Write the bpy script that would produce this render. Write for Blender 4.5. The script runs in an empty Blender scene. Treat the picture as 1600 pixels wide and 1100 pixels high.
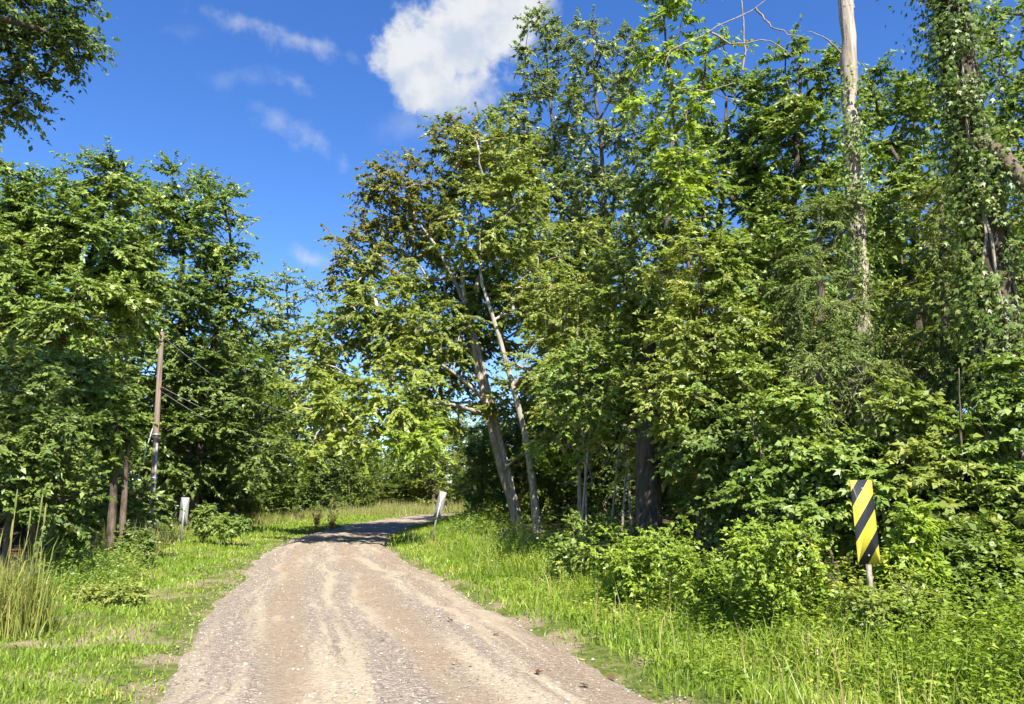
import bpy, math
import numpy as np

# ------------------------------------------------------------------ camera, sky, sun, exposure
F = 1170.0            # focal length in pixels of the 1600 x 1100 photograph
PITCH = math.radians(10.9)
EYE = 1.6
SC = bpy.context.scene
COL = SC.collection
cam = bpy.data.cameras.new('camera'); cam.sensor_width = 36.0; cam.lens = F / 1600 * 36
cam.clip_start = 0.05; cam.clip_end = 3000
camo = bpy.data.objects.new('camera', cam); COL.objects.link(camo)
camo.location = (0, 0, EYE); camo.rotation_euler = (math.pi / 2 + PITCH, 0, 0)
SC.camera = camo

SUN_EL, SUN_AZ = math.radians(48), math.radians(180 - 18)   # azimuth clockwise from +Y: behind the camera, a little to the right
sun_vec = np.array([math.sin(SUN_AZ) * math.cos(SUN_EL), math.cos(SUN_AZ) * math.cos(SUN_EL), math.sin(SUN_EL)])
sl = bpy.data.lights.new('sun', 'SUN'); sl.energy = 5.0; sl.angle = math.radians(0.53); sl.color = (1, 0.945, 0.85)
so = bpy.data.objects.new('sun', sl); COL.objects.link(so); so.location = (-10, -20, 40)
so.rotation_euler = (math.pi / 2 - SUN_EL, 0, -SUN_AZ + math.pi)
SC.view_settings.view_transform = 'Standard'; SC.view_settings.look = 'None'
SC.view_settings.gamma = 1.0; SC.view_settings.exposure = 1.38; SC.view_settings.use_curve_mapping = False
SC.cycles.max_bounces = 5; SC.cycles.diffuse_bounces = 2; SC.cycles.transmission_bounces = 3
SC.cycles.glossy_bounces = 2; SC.cycles.transparent_max_bounces = 4
SC.cycles.use_adaptive_sampling = True; SC.cycles.adaptive_threshold = 0.03


def ray(px, py):
    x, y = (px - 800) / F, (550 - py) / F
    return np.array([x, math.cos(PITCH) - math.sin(PITCH) * y, math.sin(PITCH) + math.cos(PITCH) * y])


def at(px, py, Y):
    """the point at distance Y ahead that the photograph shows there"""
    r = ray(px, py); r = r * (Y / r[1])
    return np.array([r[0], r[1], r[2] + EYE])


def on_ground(px, py, z=0.0):
    r = ray(px, py); return r * ((EYE - z) / -r[2])


def pxm(px, py, Y):    # metres per pixel there
    r = ray(px, py); return Y / r[1] / F


world = bpy.data.worlds.new('World'); SC.world = world; world.use_nodes = True
wt = world.node_tree; wt.nodes.clear()


class NT:
    """small helper for node trees"""
    def __init__(s, nt): s.nt = nt
    def n(s, typ, **kw):
        nd = s.nt.nodes.new(typ)
        for k, v in kw.items(): setattr(nd, k, v)
        return nd
    def put(s, sock, v):
        if hasattr(v, 'is_output') or hasattr(v, 'links'): s.nt.links.new(v, sock)
        elif isinstance(v, (tuple, list, np.ndarray)):
            v = [float(q) for q in v]
            sock.default_value = v + [1.0] if (sock.type == 'RGBA' and len(v) == 3) else v
        else: sock.default_value = v
    def math(s, op, a, b=0.0, c=0.0, clamp=False):
        nd = s.n('ShaderNodeMath', operation=op, use_clamp=clamp)
        for i, v in enumerate((a, b, c)): s.put(nd.inputs[i], v)
        return nd.outputs[0]
    def vmath(s, op, a, b=(0, 0, 0), out=0):
        nd = s.n('ShaderNodeVectorMath', operation=op)
        s.put(nd.inputs[0], a)
        if op == 'SCALE': s.put(nd.inputs['Scale'], b)
        else: s.put(nd.inputs[1], b)
        return nd.outputs[out]
    def noise(s, vec, scale, detail=4, rough=0.55, out=0, distortion=0.0):
        nd = s.n('ShaderNodeTexNoise')
        if vec is not None: s.put(nd.inputs['Vector'], vec)
        nd.inputs['Scale'].default_value = scale; nd.inputs['Detail'].default_value = detail
        nd.inputs['Roughness'].default_value = rough; nd.inputs['Distortion'].default_value = distortion
        return nd.outputs[out]
    def smooth(s, v, lo, hi, a=0.0, b=1.0):
        nd = s.n('ShaderNodeMapRange', interpolation_type='SMOOTHSTEP')
        for i, q in enumerate((v, lo, hi, a, b)): s.put(nd.inputs[i], q)
        return nd.outputs[0]
    def mix(s, f, a, b, blend='MIX'):
        nd = s.n('ShaderNodeMix', data_type='RGBA', blend_type=blend)
        s.put(nd.inputs[0], f); s.put(nd.inputs[6], a); s.put(nd.inputs[7], b)
        return nd.outputs[2]
    def ramp(s, v, stops):
        nd = s.n('ShaderNodeValToRGB'); cr = nd.color_ramp
        while len(cr.elements) < len(stops): cr.elements.new(0.5)
        for e, (p, c) in zip(cr.elements, stops): e.position = p; e.color = (*c, 1)
        s.put(nd.inputs[0], v); return nd.outputs[0]


W = NT(wt)
sky = W.n('ShaderNodeTexSky', sky_type='NISHITA', sun_disc=False, sun_elevation=SUN_EL, sun_rotation=SUN_AZ,
          altitude=200, air_density=1.0, dust_density=0.15, ozone_density=4.0)
hs = W.n('ShaderNodeHueSaturation'); hs.inputs['Hue'].default_value = 0.512
hs.inputs['Saturation'].default_value = 1.24; hs.inputs['Value'].default_value = 1.0
W.put(hs.inputs['Color'], sky.outputs[0])
dirv = W.vmath('NORMALIZE', W.n('ShaderNodeTexCoord').outputs['Generated'])
warp = W.vmath('SCALE', W.vmath('SUBTRACT', W.noise(dirv, 9, 5, 0.6, out=1), (0.5, 0.5, 0.5)), 0.075)
dw = W.vmath('ADD', dirv, warp)
fine = W.noise(dirv, 24, 8, 0.62)


def cloud(px, py, rx, ry, rot=0.0, soft=0.8, grain=1.2):
    """one cloud: an ellipse of sky directions with a broken-up rim"""
    c = ray(px, py); c = c / np.linalg.norm(c)
    right = np.cross(c, (0, 0, 1)); right /= np.linalg.norm(right); up = np.cross(right, c)
    a = math.radians(rot); u = right * math.cos(a) + up * math.sin(a); v = up * math.cos(a) - right * math.sin(a)
    d = W.vmath('SUBTRACT', dw, tuple(c))
    x = W.math('MULTIPLY', W.vmath('DOT_PRODUCT', d, tuple(u), out=1), F / rx)
    y = W.math('MULTIPLY', W.vmath('DOT_PRODUCT', d, tuple(v), out=1), F / ry)
    rr = W.math('SQRT', W.math('ADD', W.math('MULTIPLY', x, x), W.math('MULTIPLY', y, y)))
    e = W.math('ADD', W.math('SUBTRACT', 1.0, rr), W.math('MULTIPLY', W.math('SUBTRACT', fine, 0.5), grain))
    return W.smooth(e, 0.0, soft)


big = cloud(735, 50, 112, 88, -10, 0.5, 1.45)
for a in ((660, 100, 85, 80, 10, 0.45, 1.4), (715, 140, 95, 62, 25, 0.85, 1.1), (790, 20, 70, 80, 0, 0.5, 0.8)):
    big = W.math('MAXIMUM', big, cloud(*a))
wisp = None
for a, s_ in (((450, 68, 130, 20, -9, 1.7, 3.0), 0.5), ((465, 214, 88, 20, -24, 1.7, 3.0), 0.42), ((455, 138, 36, 16, -35, 1.5, 2), 0.32),
              ((375, 125, 60, 16, 10, 1.5, 2), 0.2), ((482, 402, 45, 22, -15, 1.2, 1.6), 0.5), ((640, 205, 60, 45, 0, 1.6, 1.6), 0.35),
              ((300, 52, 40, 14, 0, 1.5, 2.0), 0.1), ((-250, 120, 200, 40, 10, 1.4, 2.0), 0.5), ((2000, 200, 240, 90, 0, 0.8, 1.2), 0.8), ((1950, -700, 260, 150, 0, 0.8, 1.2), 0.8),
              ((-500, -600, 240, 120, 0, 0.8, 1.2), 0.7)):
    q = W.math('MULTIPLY', cloud(*a), s_)
    wisp = q if wisp is None else W.math('MAXIMUM', wisp, q)
dens = W.noise(dirv, 16, 6, 0.55)
ccol = W.mix(W.smooth(dens, 0.36, 0.6), (2.55, 2.9, 3.45), (3.7, 3.75, 3.8))
mask = W.math('MAXIMUM', W.math('MULTIPLY', big, 0.96), wisp)
skyc = W.mix(mask, hs.outputs[0], ccol)
bg = W.n('ShaderNodeBackground'); W.put(bg.inputs[0], skyc); bg.inputs[1].default_value = 0.092
world.cycles.sampling_method = 'MANUAL'; world.cycles.sample_map_resolution = 256
wt.links.new(bg.outputs[0], W.n('ShaderNodeOutputWorld').inputs[0])

# ------------------------------------------------------------------ helpers
rng = np.random.default_rng(11)


def vnoise(x, y, seed=0):
    """smooth value noise, 0..1"""
    x = np.asarray(x, float); y = np.asarray(y, float)
    xi = np.floor(x).astype(np.int64); yi = np.floor(y).astype(np.int64)
    fx = x - xi; fy = y - yi; fx = fx * fx * (3 - 2 * fx); fy = fy * fy * (3 - 2 * fy)
    def h(a, b):
        q = (a * 374761393 + b * 668265263 + seed * 974711) & 0xFFFFFFFF
        q = ((q ^ (q >> 13)) * 1274126177) & 0xFFFFFFFF
        return ((q ^ (q >> 16)) & 0xFFFF) / 65535.0
    return (h(xi, yi) * (1 - fx) + h(xi + 1, yi) * fx) * (1 - fy) + (h(xi, yi + 1) * (1 - fx) + h(xi + 1, yi + 1) * fx) * fy


def fbm(x, y, seed=0, o=3):
    s = 0; a = 0.5; t = 0
    for k in range(o):
        s = s + a * vnoise(np.asarray(x) * 2 ** k, np.asarray(y) * 2 ** k, seed + k); t += a; a *= 0.5
    return s / t


def norm(v): return v / np.maximum(np.linalg.norm(v, axis=-1, keepdims=True), 1e-9)


class MB:
    """collects vertices and faces; build() links them as ONE mesh object"""
    def __init__(s): s.v = []; s.q = []; s.t = []; s.mq = []; s.mt = []; s.nv = 0
    def add(s, v, quads=None, tris=None, m=0):
        v = np.asarray(v, float).reshape(-1, 3)
        if quads is not None and len(quads):
            q = np.asarray(quads, np.int64) + s.nv; s.q.append(q); s.mq.append(np.full(len(q), m))
        if tris is not None and len(tris):
            t = np.asarray(tris, np.int64) + s.nv; s.t.append(t); s.mt.append(np.full(len(t), m))
        s.v.append(v); s.nv += len(v)
    def mesh(s, name, mats, smooth=False):
        me = bpy.data.meshes.new(name)
        v = np.concatenate(s.v)
        q = np.concatenate(s.q) if s.q else np.zeros((0, 4), np.int64)
        t = np.concatenate(s.t) if s.t else np.zeros((0, 3), np.int64)
        me.vertices.add(len(v)); me.vertices.foreach_set('co', v.astype(np.float32).ravel())
        li = np.concatenate([q.ravel(), t.ravel()])
        me.loops.add(len(li)); me.loops.foreach_set('vertex_index', li.astype(np.int32))
        np_ = len(q) + len(t); me.polygons.add(np_)
        ls = np.concatenate([np.arange(len(q)) * 4, len(q) * 4 + np.arange(len(t)) * 3])
        me.polygons.foreach_set('loop_start', ls.astype(np.int32))
        mi = np.concatenate(([np.concatenate(s.mq)] if s.q else []) + ([np.concatenate(s.mt)] if s.t else []))
        me.polygons.foreach_set('material_index', mi.astype(np.int32))
        if smooth: me.polygons.foreach_set('use_smooth', np.ones(np_, bool))
        for m in (mats if isinstance(mats, (list, tuple)) else [mats]): me.materials.append(m)
        me.update(calc_edges=True)
        return me
    def build(s, name, mats, parent=None, loc=None, smooth=False):
        o = bpy.data.objects.new(name, s.mesh(name, mats, smooth)); COL.objects.link(o)
        if parent is not None: o.parent = parent
        if loc is not None: o.location = [float(q) for q in loc]
        return o
    def box(s, lo, hi, m=0):
        x0, y0, z0 = lo; x1, y1, z1 = hi
        v = [(x0, y0, z0), (x1, y0, z0), (x1, y1, z0), (x0, y1, z0), (x0, y0, z1), (x1, y0, z1), (x1, y1, z1), (x0, y1, z1)]
        s.add(v, [(0, 3, 2, 1), (4, 5, 6, 7), (0, 1, 5, 4), (1, 2, 6, 5), (2, 3, 7, 6), (3, 0, 4, 7)], m=m)
    def tube(s, pts, radii, n=6, wob=0.0, cap=True, m=0):
        P = np.asarray(pts, float); R = np.broadcast_to(np.asarray(radii, float), (len(P),))
        T = norm(np.gradient(P, axis=0)); ref = np.array([1.0, 0.13, 0.05]) if abs(T[0][0]) < 0.8 else np.array([0, 0.2, 1.0])
        A = norm(np.cross(T, ref)); B = np.cross(T, A)
        ang = np.arange(n) / n * 2 * math.pi
        rr = R[:, None] * (1 + wob * rng.uniform(-1, 1, (len(P), n)))
        V = P[:, None] + rr[..., None] * (np.cos(ang)[None, :, None] * A[:, None] + np.sin(ang)[None, :, None] * B[:, None])
        i = np.arange(len(P) - 1)[:, None] * n; j = np.arange(n)[None]; k = (j + 1) % n
        Q = np.stack([i + j, i + k, i + n + k, i + n + j], -1).reshape(-1, 4)
        V = V.reshape(-1, 3); tr = None
        if cap:
            e = (len(P) - 1) * n; V = np.vstack([V, P[-1] + T[-1] * R[-1] * 0.3]); c = len(V) - 1
            tr = [(e + a, e + (a + 1) % n, c) for a in range(n)]
        s.add(V, Q, tr, m=m)


def spline(pts, n):
    """Catmull-Rom through points"""
    P = np.asarray(pts, float)
    if len(P) == 2: return P[0] + (P[1] - P[0]) * np.linspace(0, 1, n)[:, None]
    Q = np.vstack([2 * P[0] - P[1], P, 2 * P[-1] - P[-2]]); u = np.linspace(0, len(P) - 1 - 1e-6, n)
    i = u.astype(int); t = (u - i)[:, None]
    a, b, c, d = Q[i], Q[i + 1], Q[i + 2], Q[i + 3]
    return 0.5 * (2 * b + (c - a) * t + (2 * a - 5 * b + 4 * c - d) * t ** 2 + (3 * b - a - 3 * c + d) * t ** 3)


def tag(o, label=None, cat=None, group=None, kind=None):
    if label: o['label'] = label
    if cat: o['category'] = cat
    if group: o['group'] = group
    if kind: o['kind'] = kind
    return o


def empty(name, loc, rz=0.0):
    o = bpy.data.objects.new(name, None); COL.objects.link(o); o.location = [float(q) for q in loc]
    o.rotation_euler = (0, 0, rz); o.empty_display_size = 0.3; return o


def copy_tree(o, parent=None):
    c = o.copy(); COL.objects.link(c); c.parent = parent
    for ch in list(o.children): copy_tree(ch, c)
    return c


# ------------------------------------------------------------------ materials
def new_mat(name):
    m = bpy.data.materials.new(name); m.use_nodes = True; m.node_tree.nodes.clear()
    return m, NT(m.node_tree)


def finish(N, shader, disp=None):
    N.nt.links.new(shader, N.n('ShaderNodeOutputMaterial').inputs[0])


def princ(N, col, rough=0.6, spec=0.3, metal=0.0, nrm=None):
    p = N.n('ShaderNodeBsdfPrincipled'); N.put(p.inputs['Base Color'], col); N.put(p.inputs['Roughness'], rough)
    p.inputs['Specular IOR Level'].default_value = spec; p.inputs['Metallic'].default_value = metal
    if nrm is not None: N.put(p.inputs['Normal'], nrm)
    return p.outputs[0]


def bump(N, h, strength=0.4, dist=0.02):
    b = N.n('ShaderNodeBump'); b.inputs['Strength'].default_value = strength; b.inputs['Distance'].default_value = dist
    N.put(b.inputs['Height'], h); return b.outputs[0]


def leaf_mat(name, stops, trans=0.33, rough=0.42, spec=0.4, patch=0.3, k=(2.15, 1.75, 2.3)):
    kr, kg, kb = k
    m, N = new_mat(name)
    geo = N.n('ShaderNodeNewGeometry'); oi = N.n('ShaderNodeObjectInfo')
    r = N.math('FRACT', N.math('ADD', geo.outputs['Random Per Island'], oi.outputs['Random']))
    big = N.noise(geo.outputs['Position'], 0.55, 2, 0.5)
    r = N.math('ADD', N.math('MULTIPLY', r, 1 - patch), N.math('MULTIPLY', N.smooth(big, 0.3, 0.7), patch))
    c = N.ramp(r, [(p, (q[0] * kr, q[1] * kg, q[2] * kb)) for p, q in stops])
    tc = N.mix(1.0, c, (1.15, 1.2, 0.55), 'MULTIPLY')
    t = N.n('ShaderNodeBsdfTranslucent'); N.put(t.inputs[0], tc)
    mx = N.n('ShaderNodeMixShader'); mx.inputs[0].default_value = trans
    N.nt.links.new(princ(N, c, rough, spec), mx.inputs[1]); N.nt.links.new(t.outputs[0], mx.inputs[2])
    finish(N, mx.outputs[0]); return m


LEAF = {
    'olive': leaf_mat('leaf_olive', [(0.0, (.050, .085, .014)), (.35, (.085, .125, .020)), (.7, (.125, .165, .028)), (.95, (.19, .22, .045)), (1, (.20, .17, .05))], trans=0.42, k=(2.35, 2.05, 2.5)),
    'bright': leaf_mat('leaf_bright', [(0.0, (.075, .11, .014)), (.35, (.12, .155, .02)), (.7, (.165, .195, .03)), (1, (.24, .25, .055))], trans=0.42, k=(1.85, 1.85, 2.2)),
    'rusty': leaf_mat('leaf_rusty', [(0.0, (.050, .070, .014)), (.45, (.095, .115, .020)), (.75, (.13, .13, .028)), (.9, (.14, .105, .03)), (1, (.13, .075, .027))], trans=0.4, k=(2.2, 2.0, 2.1)),
    'lime': leaf_mat('leaf_lime', [(0.0, (.075, .135, .012)), (.4, (.12, .20, .018)), (.75, (.18, .27, .028)), (1, (.28, .34, .045))], trans=0.42, k=(1.85, 1.6, 2.1)),
    'grey': leaf_mat('leaf_greygreen', [(0.0, (.040, .065, .018)), (.4, (.070, .105, .030)), (.75, (.105, .14, .045)), (1, (.165, .19, .075))], k=(2.8, 2.45, 2.7)),
    'deep': leaf_mat('leaf_deep', [(0.0, (.030, .062, .010)), (.4, (.052, .100, .016)), (.75, (.082, .135, .024)), (1, (.14, .19, .040))], k=(2.25, 1.8, 2.2)),
    'mid': leaf_mat('leaf_mid', [(0.0, (.045, .092, .012)), (.4, (.075, .135, .018)), (.75, (.11, .175, .026)), (1, (.19, .24, .045))], k=(2.25, 1.85, 2.5)),
    'cedar': leaf_mat('leaf_cedar', [(0.0, (.035, .070, .012)), (.5, (.065, .112, .020)), (.85, (.11, .155, .03)), (1, (.15, .16, .05))], trans=0.2, rough=0.6, spec=0.2),
    'ground': leaf_mat('leaf_groundcover', [(0.0, (.075, .135, .014)), (.4, (.12, .205, .020)), (.75, (.18, .27, .030)), (.95, (.27, .33, .055)), (1, (.30, .24, .10))], trans=0.4, patch=0.55, k=(1.6, 1.4, 1.6)),
}
GRASS = leaf_mat('grass_blade', [(0.0, (.080, .150, .014)), (.45, (.13, .225, .022)), (.78, (.20, .29, .040)), (.92, (.30, .33, .085)), (1, (.42, .36, .17))], trans=0.4, patch=0.5, k=(1.6, 1.4, 1.5))
STRAW = leaf_mat('grass_straw', [(0.0, (.10, .15, .03)), (.5, (.15, .19, .05)), (.8, (.22, .20, .08)), (1, (.22, .14, .08))], trans=0.3, k=(1.6, 1.4, 1.5))
REED = leaf_mat('reed_blade', [(0.0, (.09, .14, .02)), (.5, (.14, .19, .035)), (.85, (.21, .23, .06)), (1, (.32, .27, .12))], trans=0.3, k=(1.6, 1.4, 1.5))
RUST = leaf_mat('rust_weed', [(0.0, (.14, .05, .03)), (1, (.28, .12, .08))], trans=0.2)


def bark_mat(name, a, b, c, scale=6.0, stretch=0.18, blotch=1.2):
    m, N = new_mat(name)
    co = N.n('ShaderNodeTexCoord').outputs['Object']
    st = N.vmath('MULTIPLY', co, (1, 1, stretch))
    n1 = N.noise(st, scale * 3, 6, 0.65); n2 = N.noise(co, blotch, 4, 0.6)
    col = N.mix(N.smooth(n1, 0.35, 0.62), a, b); col = N.mix(N.smooth(n2, 0.48, 0.66), col, c)
    finish(N, princ(N, col, 0.85, 0.15, nrm=bump(N, n1, 0.8, 0.03))); return m


BARK = {
    'pale': bark_mat('bark_pale', (.20, .165, .13), (.46, .41, .35), (.28, .25, .20)),
    'brown': bark_mat('bark_brown', (.07, .052, .036), (.17, .13, .095), (.11, .10, .07)),
    'dark': bark_mat('bark_dark', (.045, .036, .026), (.11, .09, .065), (.07, .068, .045)),
    'snag': bark_mat('bark_snag', (.20, .16, .125), (.44, .38, .31), (.30, .24, .185), 5, 0.07),
    'vined': bark_mat('bark_vined', (.032, .025, .017), (.115, .09, .066), (.042, .036, .024), 3.0, 0.3, 1.8),
    'twig': bark_mat('bark_twig', (.20, .17, .14), (.36, .31, .26), (.26, .22, .18)),
}

# ------------------------------------------------------------------ terrain lines (world metres, as functions of y)
YY = np.linspace(-30, 140, 1701)


def line(pairs, sm=22):
    p = sorted(pairs, key=lambda q: q[1]); v = np.interp(YY, [q[1] for q in p], [q[0] for q in p])
    k = np.exp(-0.5 * (np.arange(-40, 41) / sm) ** 2); k /= k.sum()
    return np.convolve(np.pad(v, 40, mode='edge'), k, 'valid')


def gp(lst): return [tuple(on_ground(a, b)[:2]) for a, b in lst]


XL = line(gp([(215, 1100), (282, 1000), (345, 925), (400, 870), (440, 847), (500, 829), (560, 817), (615, 809)]) + [(4.5, -16), (9, -30), (-8.6, 62), (-5.5, 72), (1.5, 82), (14, 93), (34, 104), (70, 118), (110, 140)])
XR = line(gp([(1050, 1100), (970, 1050), (875, 1000), (760, 940), (690, 900), (632, 870), (606, 855), (608, 840), (640, 826), (672, 816)]) + [(8, -16), (12.5, -30), (-4.6, 56), (-2.8, 64), (2, 73), (10, 82), (22, 91), (42, 102), (78, 114), (120, 136)])
LB = line([(-4.2, -30), (-4.6, 3), (-5.6, 7), (-6.2, 10), (-8.2, 15), (-11.0, 21), (-13.2, 27), (-14.4, 36), (-14.5, 48), (-13, 60), (-9, 74), (-3, 85), (8, 97), (30, 110)])     # left edge of the grass
RB = line([(13, -30), (7, 0), (5.2, 5), (4.6, 8), (3.9, 10), (2.6, 15), (1.2, 21), (-0.3, 26), (-2.2, 31), (-3.2, 38), (-3.2, 50), (-2.2, 60), (3, 68), (12, 76), (30, 88)])   # right edge of the grass


def xl(y): return np.interp(y, YY, XL)
def xr(y): return np.interp(y, YY, XR)
def lb(y): return np.interp(y, YY, LB)
def rb(y): return np.interp(y, YY, RB)
def sstep(a, b, x): t = np.clip((x - a) / (b - a), 0, 1); return t * t * (3 - 2 * t)


def gz(x, y):
    x = np.asarray(x, float); y = np.asarray(y, float)
    L, R = xl(y), xr(y)
    inside = sstep(-0.25, 0.35, np.minimum(x - L, R - x))
    z = (fbm(x * 0.5, y * 0.5, 3) - 0.5) * 0.16 * (1 - inside)
    z = z - 0.09 * inside
    z = z - 1.1 * sstep(0.2, 2.2, lb(y) - x) * sstep(30, 20, y) + 0.35 * sstep(4, 10, lb(y) - x)
    z = z - 0.16 * sstep(0.5, 1.8, x - R) * sstep(2.6, 1.4, x - R) * sstep(40, 20, y)
    z = z + 0.30 * sstep(0.5, 4, x - rb(y))
    return z


def gz1(x, y): return float(gz(np.array([x]), np.array([y]))[0])


# ground sheet
gxs = np.concatenate([-np.geomspace(600, 26, 26), np.arange(-25, 18, 0.5), np.geomspace(19, 600, 26)])
gys = np.concatenate([-np.geomspace(400, 22, 12), np.arange(-21, 2, 1.0), np.arange(2, 45, 0.4), np.arange(45, 110, 1.0), np.geomspace(112, 900, 24)])
GX, GY = np.meshgrid(gxs, gys); GZ = gz(GX, GY)
nx, ny = len(gxs), len(gys)
g = MB(); idx = np.arange(nx * ny).reshape(ny, nx)
g.add(np.stack([GX, GY, GZ], -1).reshape(-1, 3), np.stack([idx[:-1, :-1], idx[:-1, 1:], idx[1:, 1:], idx[1:, :-1]], -1).reshape(-1, 4))
m, N = new_mat('ground_soil')
va = N.n('ShaderNodeAttribute', attribute_name='verge').outputs['Fac']
pos = N.n('ShaderNodeNewGeometry').outputs['Position']
n1 = N.noise(pos, 0.9, 5, 0.6); n2 = N.noise(pos, 9, 5, 0.65); n3 = N.noise(pos, 60, 4, 0.7)
litter = N.mix(N.smooth(n2, 0.35, 0.65), (.045, .032, .018), (.12, .085, .05))
sand = N.mix(N.smooth(n3, 0.3, 0.7), (.19, .145, .085), (.34, .275, .18))
turf = N.mix(N.smooth(n2, 0.35, 0.65), (.07, .10, .018), (.15, .17, .04))
verge = N.mix(N.smooth(n1, 0.47, 0.60), turf, sand)
col = N.mix(va, litter, verge)
finish(N, princ(N, col, 0.95, 0.1, nrm=bump(N, N.math('ADD', n2, N.math('MULTIPLY', n3, 0.5)), 0.9, 0.04)))
ground = g.build('ground', m, smooth=True); ground['kind'] = 'structure'
at_ = ground.data.attributes.new('verge', 'FLOAT', 'POINT')
vv = (sstep(-0.8, 0.3, GX - lb(GY)) * sstep(-0.6, 0.4, rb(GY) - GX) * (GY < 130)).ravel()
at_.data.foreach_set('value', vv.astype(np.float32))

# road sheet
ry = np.concatenate([np.arange(-28, 3, 0.5), np.arange(3, 40, 0.16), np.arange(40, 125, 0.6)])
ru = np.linspace(0, 1, 41)
wob = (fbm(ry * 1.3, ry * 0 + 3, 5) - 0.5) * 0.5; wob2 = (fbm(ry * 1.3, ry * 0 + 9, 6) - 0.5) * 0.5
rl, rr_ = xl(ry) + wob, xr(ry) + wob2
RX = rl[:, None] + (rr_ - rl)[:, None] * ru[None]; RYY = np.repeat(ry[:, None], len(ru), 1)
rut = -0.025 * (np.exp(-((ru - 0.27) / 0.07) ** 2) + np.exp(-((ru - 0.62) / 0.07) ** 2))
RZ = 0.045 * (1 - (2 * ru - 1) ** 4)[None] + rut[None] + (fbm(RX * 1.1, RYY * 1.1, 8) - 0.5) * 0.035 - 0.10 * (np.abs(2 * ru - 1) ** 14)[None]
r = MB(); idx = np.arange(RX.size).reshape(RX.shape)
r.add(np.stack([RX, RYY, RZ], -1).reshape(-1, 3), np.stack([idx[:-1, :-1], idx[:-1, 1:], idx[1:, 1:], idx[1:, :-1]], -1).reshape(-1, 4))
m, N = new_mat('road_gravel')
uvn = N.n('ShaderNodeAttribute', attribute_name='across').outputs['Fac']
along = N.n('ShaderNodeAttribute', attribute_name='along').outputs['Fac']
pos = N.n('ShaderNodeNewGeometry').outputs['Position']
comb = N.n('ShaderNodeCombineXYZ'); N.put(comb.inputs[0], N.math('MULTIPLY', uvn, 3.8)); N.put(comb.inputs[1], N.math('MULTIPLY', along, 0.045))
streak = N.noise(comb.outputs[0], 3.4, 6, 0.62)
blot = N.noise(pos, 0.8, 5, 0.62); gr = N.noise(pos, 75, 3, 0.75); gr2 = N.noise(pos, 22, 5, 0.7)
uw = N.math('ADD', uvn, N.math('MULTIPLY', N.math('SUBTRACT', streak, 0.5), 0.10))
def band(c, w): return N.smooth(N.math('ABSOLUTE', N.math('SUBTRACT', uw, c)), w, w * 0.25)
gravel = N.mix(N.smooth(gr, 0.40, 0.62), (.13, .108, .085), (.37, .32, .26))
dirt = N.mix(N.smooth(gr2, 0.3, 0.7), (.21, .16, .112), (.32, .255, .185))
pale = N.mix(N.smooth(gr2, 0.3, 0.7), (.34, .285, .20), (.50, .43, .32))
red = N.mix(N.smooth(gr2, 0.35, 0.65), (.19, .125, .08), (.31, .235, .165))
vo = N.n('ShaderNodeTexVoronoi'); N.put(vo.inputs['Vector'], pos); vo.inputs['Scale'].default_value = 38
vo2 = N.n('ShaderNodeTexVoronoi'); N.put(vo2.inputs['Vector'], pos); vo2.inputs['Scale'].default_value = 17
sepc = N.n('ShaderNodeSeparateColor'); N.put(sepc.inputs[0], vo.outputs['Color']); sepc2 = N.n('ShaderNodeSeparateColor'); N.put(sepc2.inputs[0], vo2.outputs['Color'])
cell = N.ramp(sepc.outputs[0], [(0, (.085, .07, .055)), (.35, (.20, .165, .13)), (.75, (.33, .29, .235)), (1, (.50, .46, .40))])
gravel = N.mix(0.42, gravel, cell)
gravel = N.mix(N.math('MULTIPLY', N.smooth(sepc2.outputs[1], .80, .84), N.smooth(vo2.outputs['Distance'], .5, .3)), gravel, (.40, .36, .31))
col = gravel
col = N.mix(N.math('MULTIPLY', N.smooth(uvn, 0.72, 0.92), 0.65), col, red)
col = N.mix(N.math('MULTIPLY', N.smooth(streak, 0.46, 0.60), 0.75), col, pale)
tr = N.math('MAXIMUM', band(0.27, 0.085), band(0.62, 0.095))
col = N.mix(N.math('MULTIPLY', N.math('MULTIPLY', tr, N.smooth(blot, 0.26, 0.52)), 0.9), col, dirt)
col = N.mix(N.math('MULTIPLY', N.smooth(blot, 0.55, 0.75), 0.3), col, pale)
col = N.mix(N.math('MULTIPLY', N.smooth(gr, 0.56, 0.70), 0.4), col, (.47, .43, .37))
hgt = N.math('SUBTRACT', N.math('ADD', N.math('MULTIPLY', gr, 0.6), gr2), N.math('MULTIPLY', vo.outputs['Distance'], 0.7))
col = N.mix(N.math('MULTIPLY', N.smooth(N.math('ABSOLUTE', N.math('SUBTRACT', uvn, .5)), .32, .46), .4), col, gravel)
col = N.mix(1.0, col, (.98, .94, .885), 'MULTIPLY')
finish(N, princ(N, col, 0.93, 0.12, nrm=bump(N, hgt, 0.85, 0.02)))
road = r.build('road', m, smooth=True); road['kind'] = 'structure'
ln = np.concatenate([[0], np.cumsum(np.hypot(np.diff((rl + rr_) / 2), np.diff(ry)))])
for nm, arr in (('across', np.repeat(ru[None], len(ry), 0)), ('along', np.repeat(ln[:, None], len(ru), 1))):
    a_ = road.data.attributes.new(nm, 'FLOAT', 'POINT'); a_.data.foreach_set('value', arr.ravel().astype(np.float32))


def rz(x, y):
    u = np.clip((x - xl(y)) / (xr(y) - xl(y)), 0, 1)
    return 0.045 * (1 - (2 * u - 1) ** 4) - 0.025 * (np.exp(-((u - .27) / .07) ** 2) + np.exp(-((u - .62) / .07) ** 2)) - 0.10 * np.abs(2 * u - 1) ** 14


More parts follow.
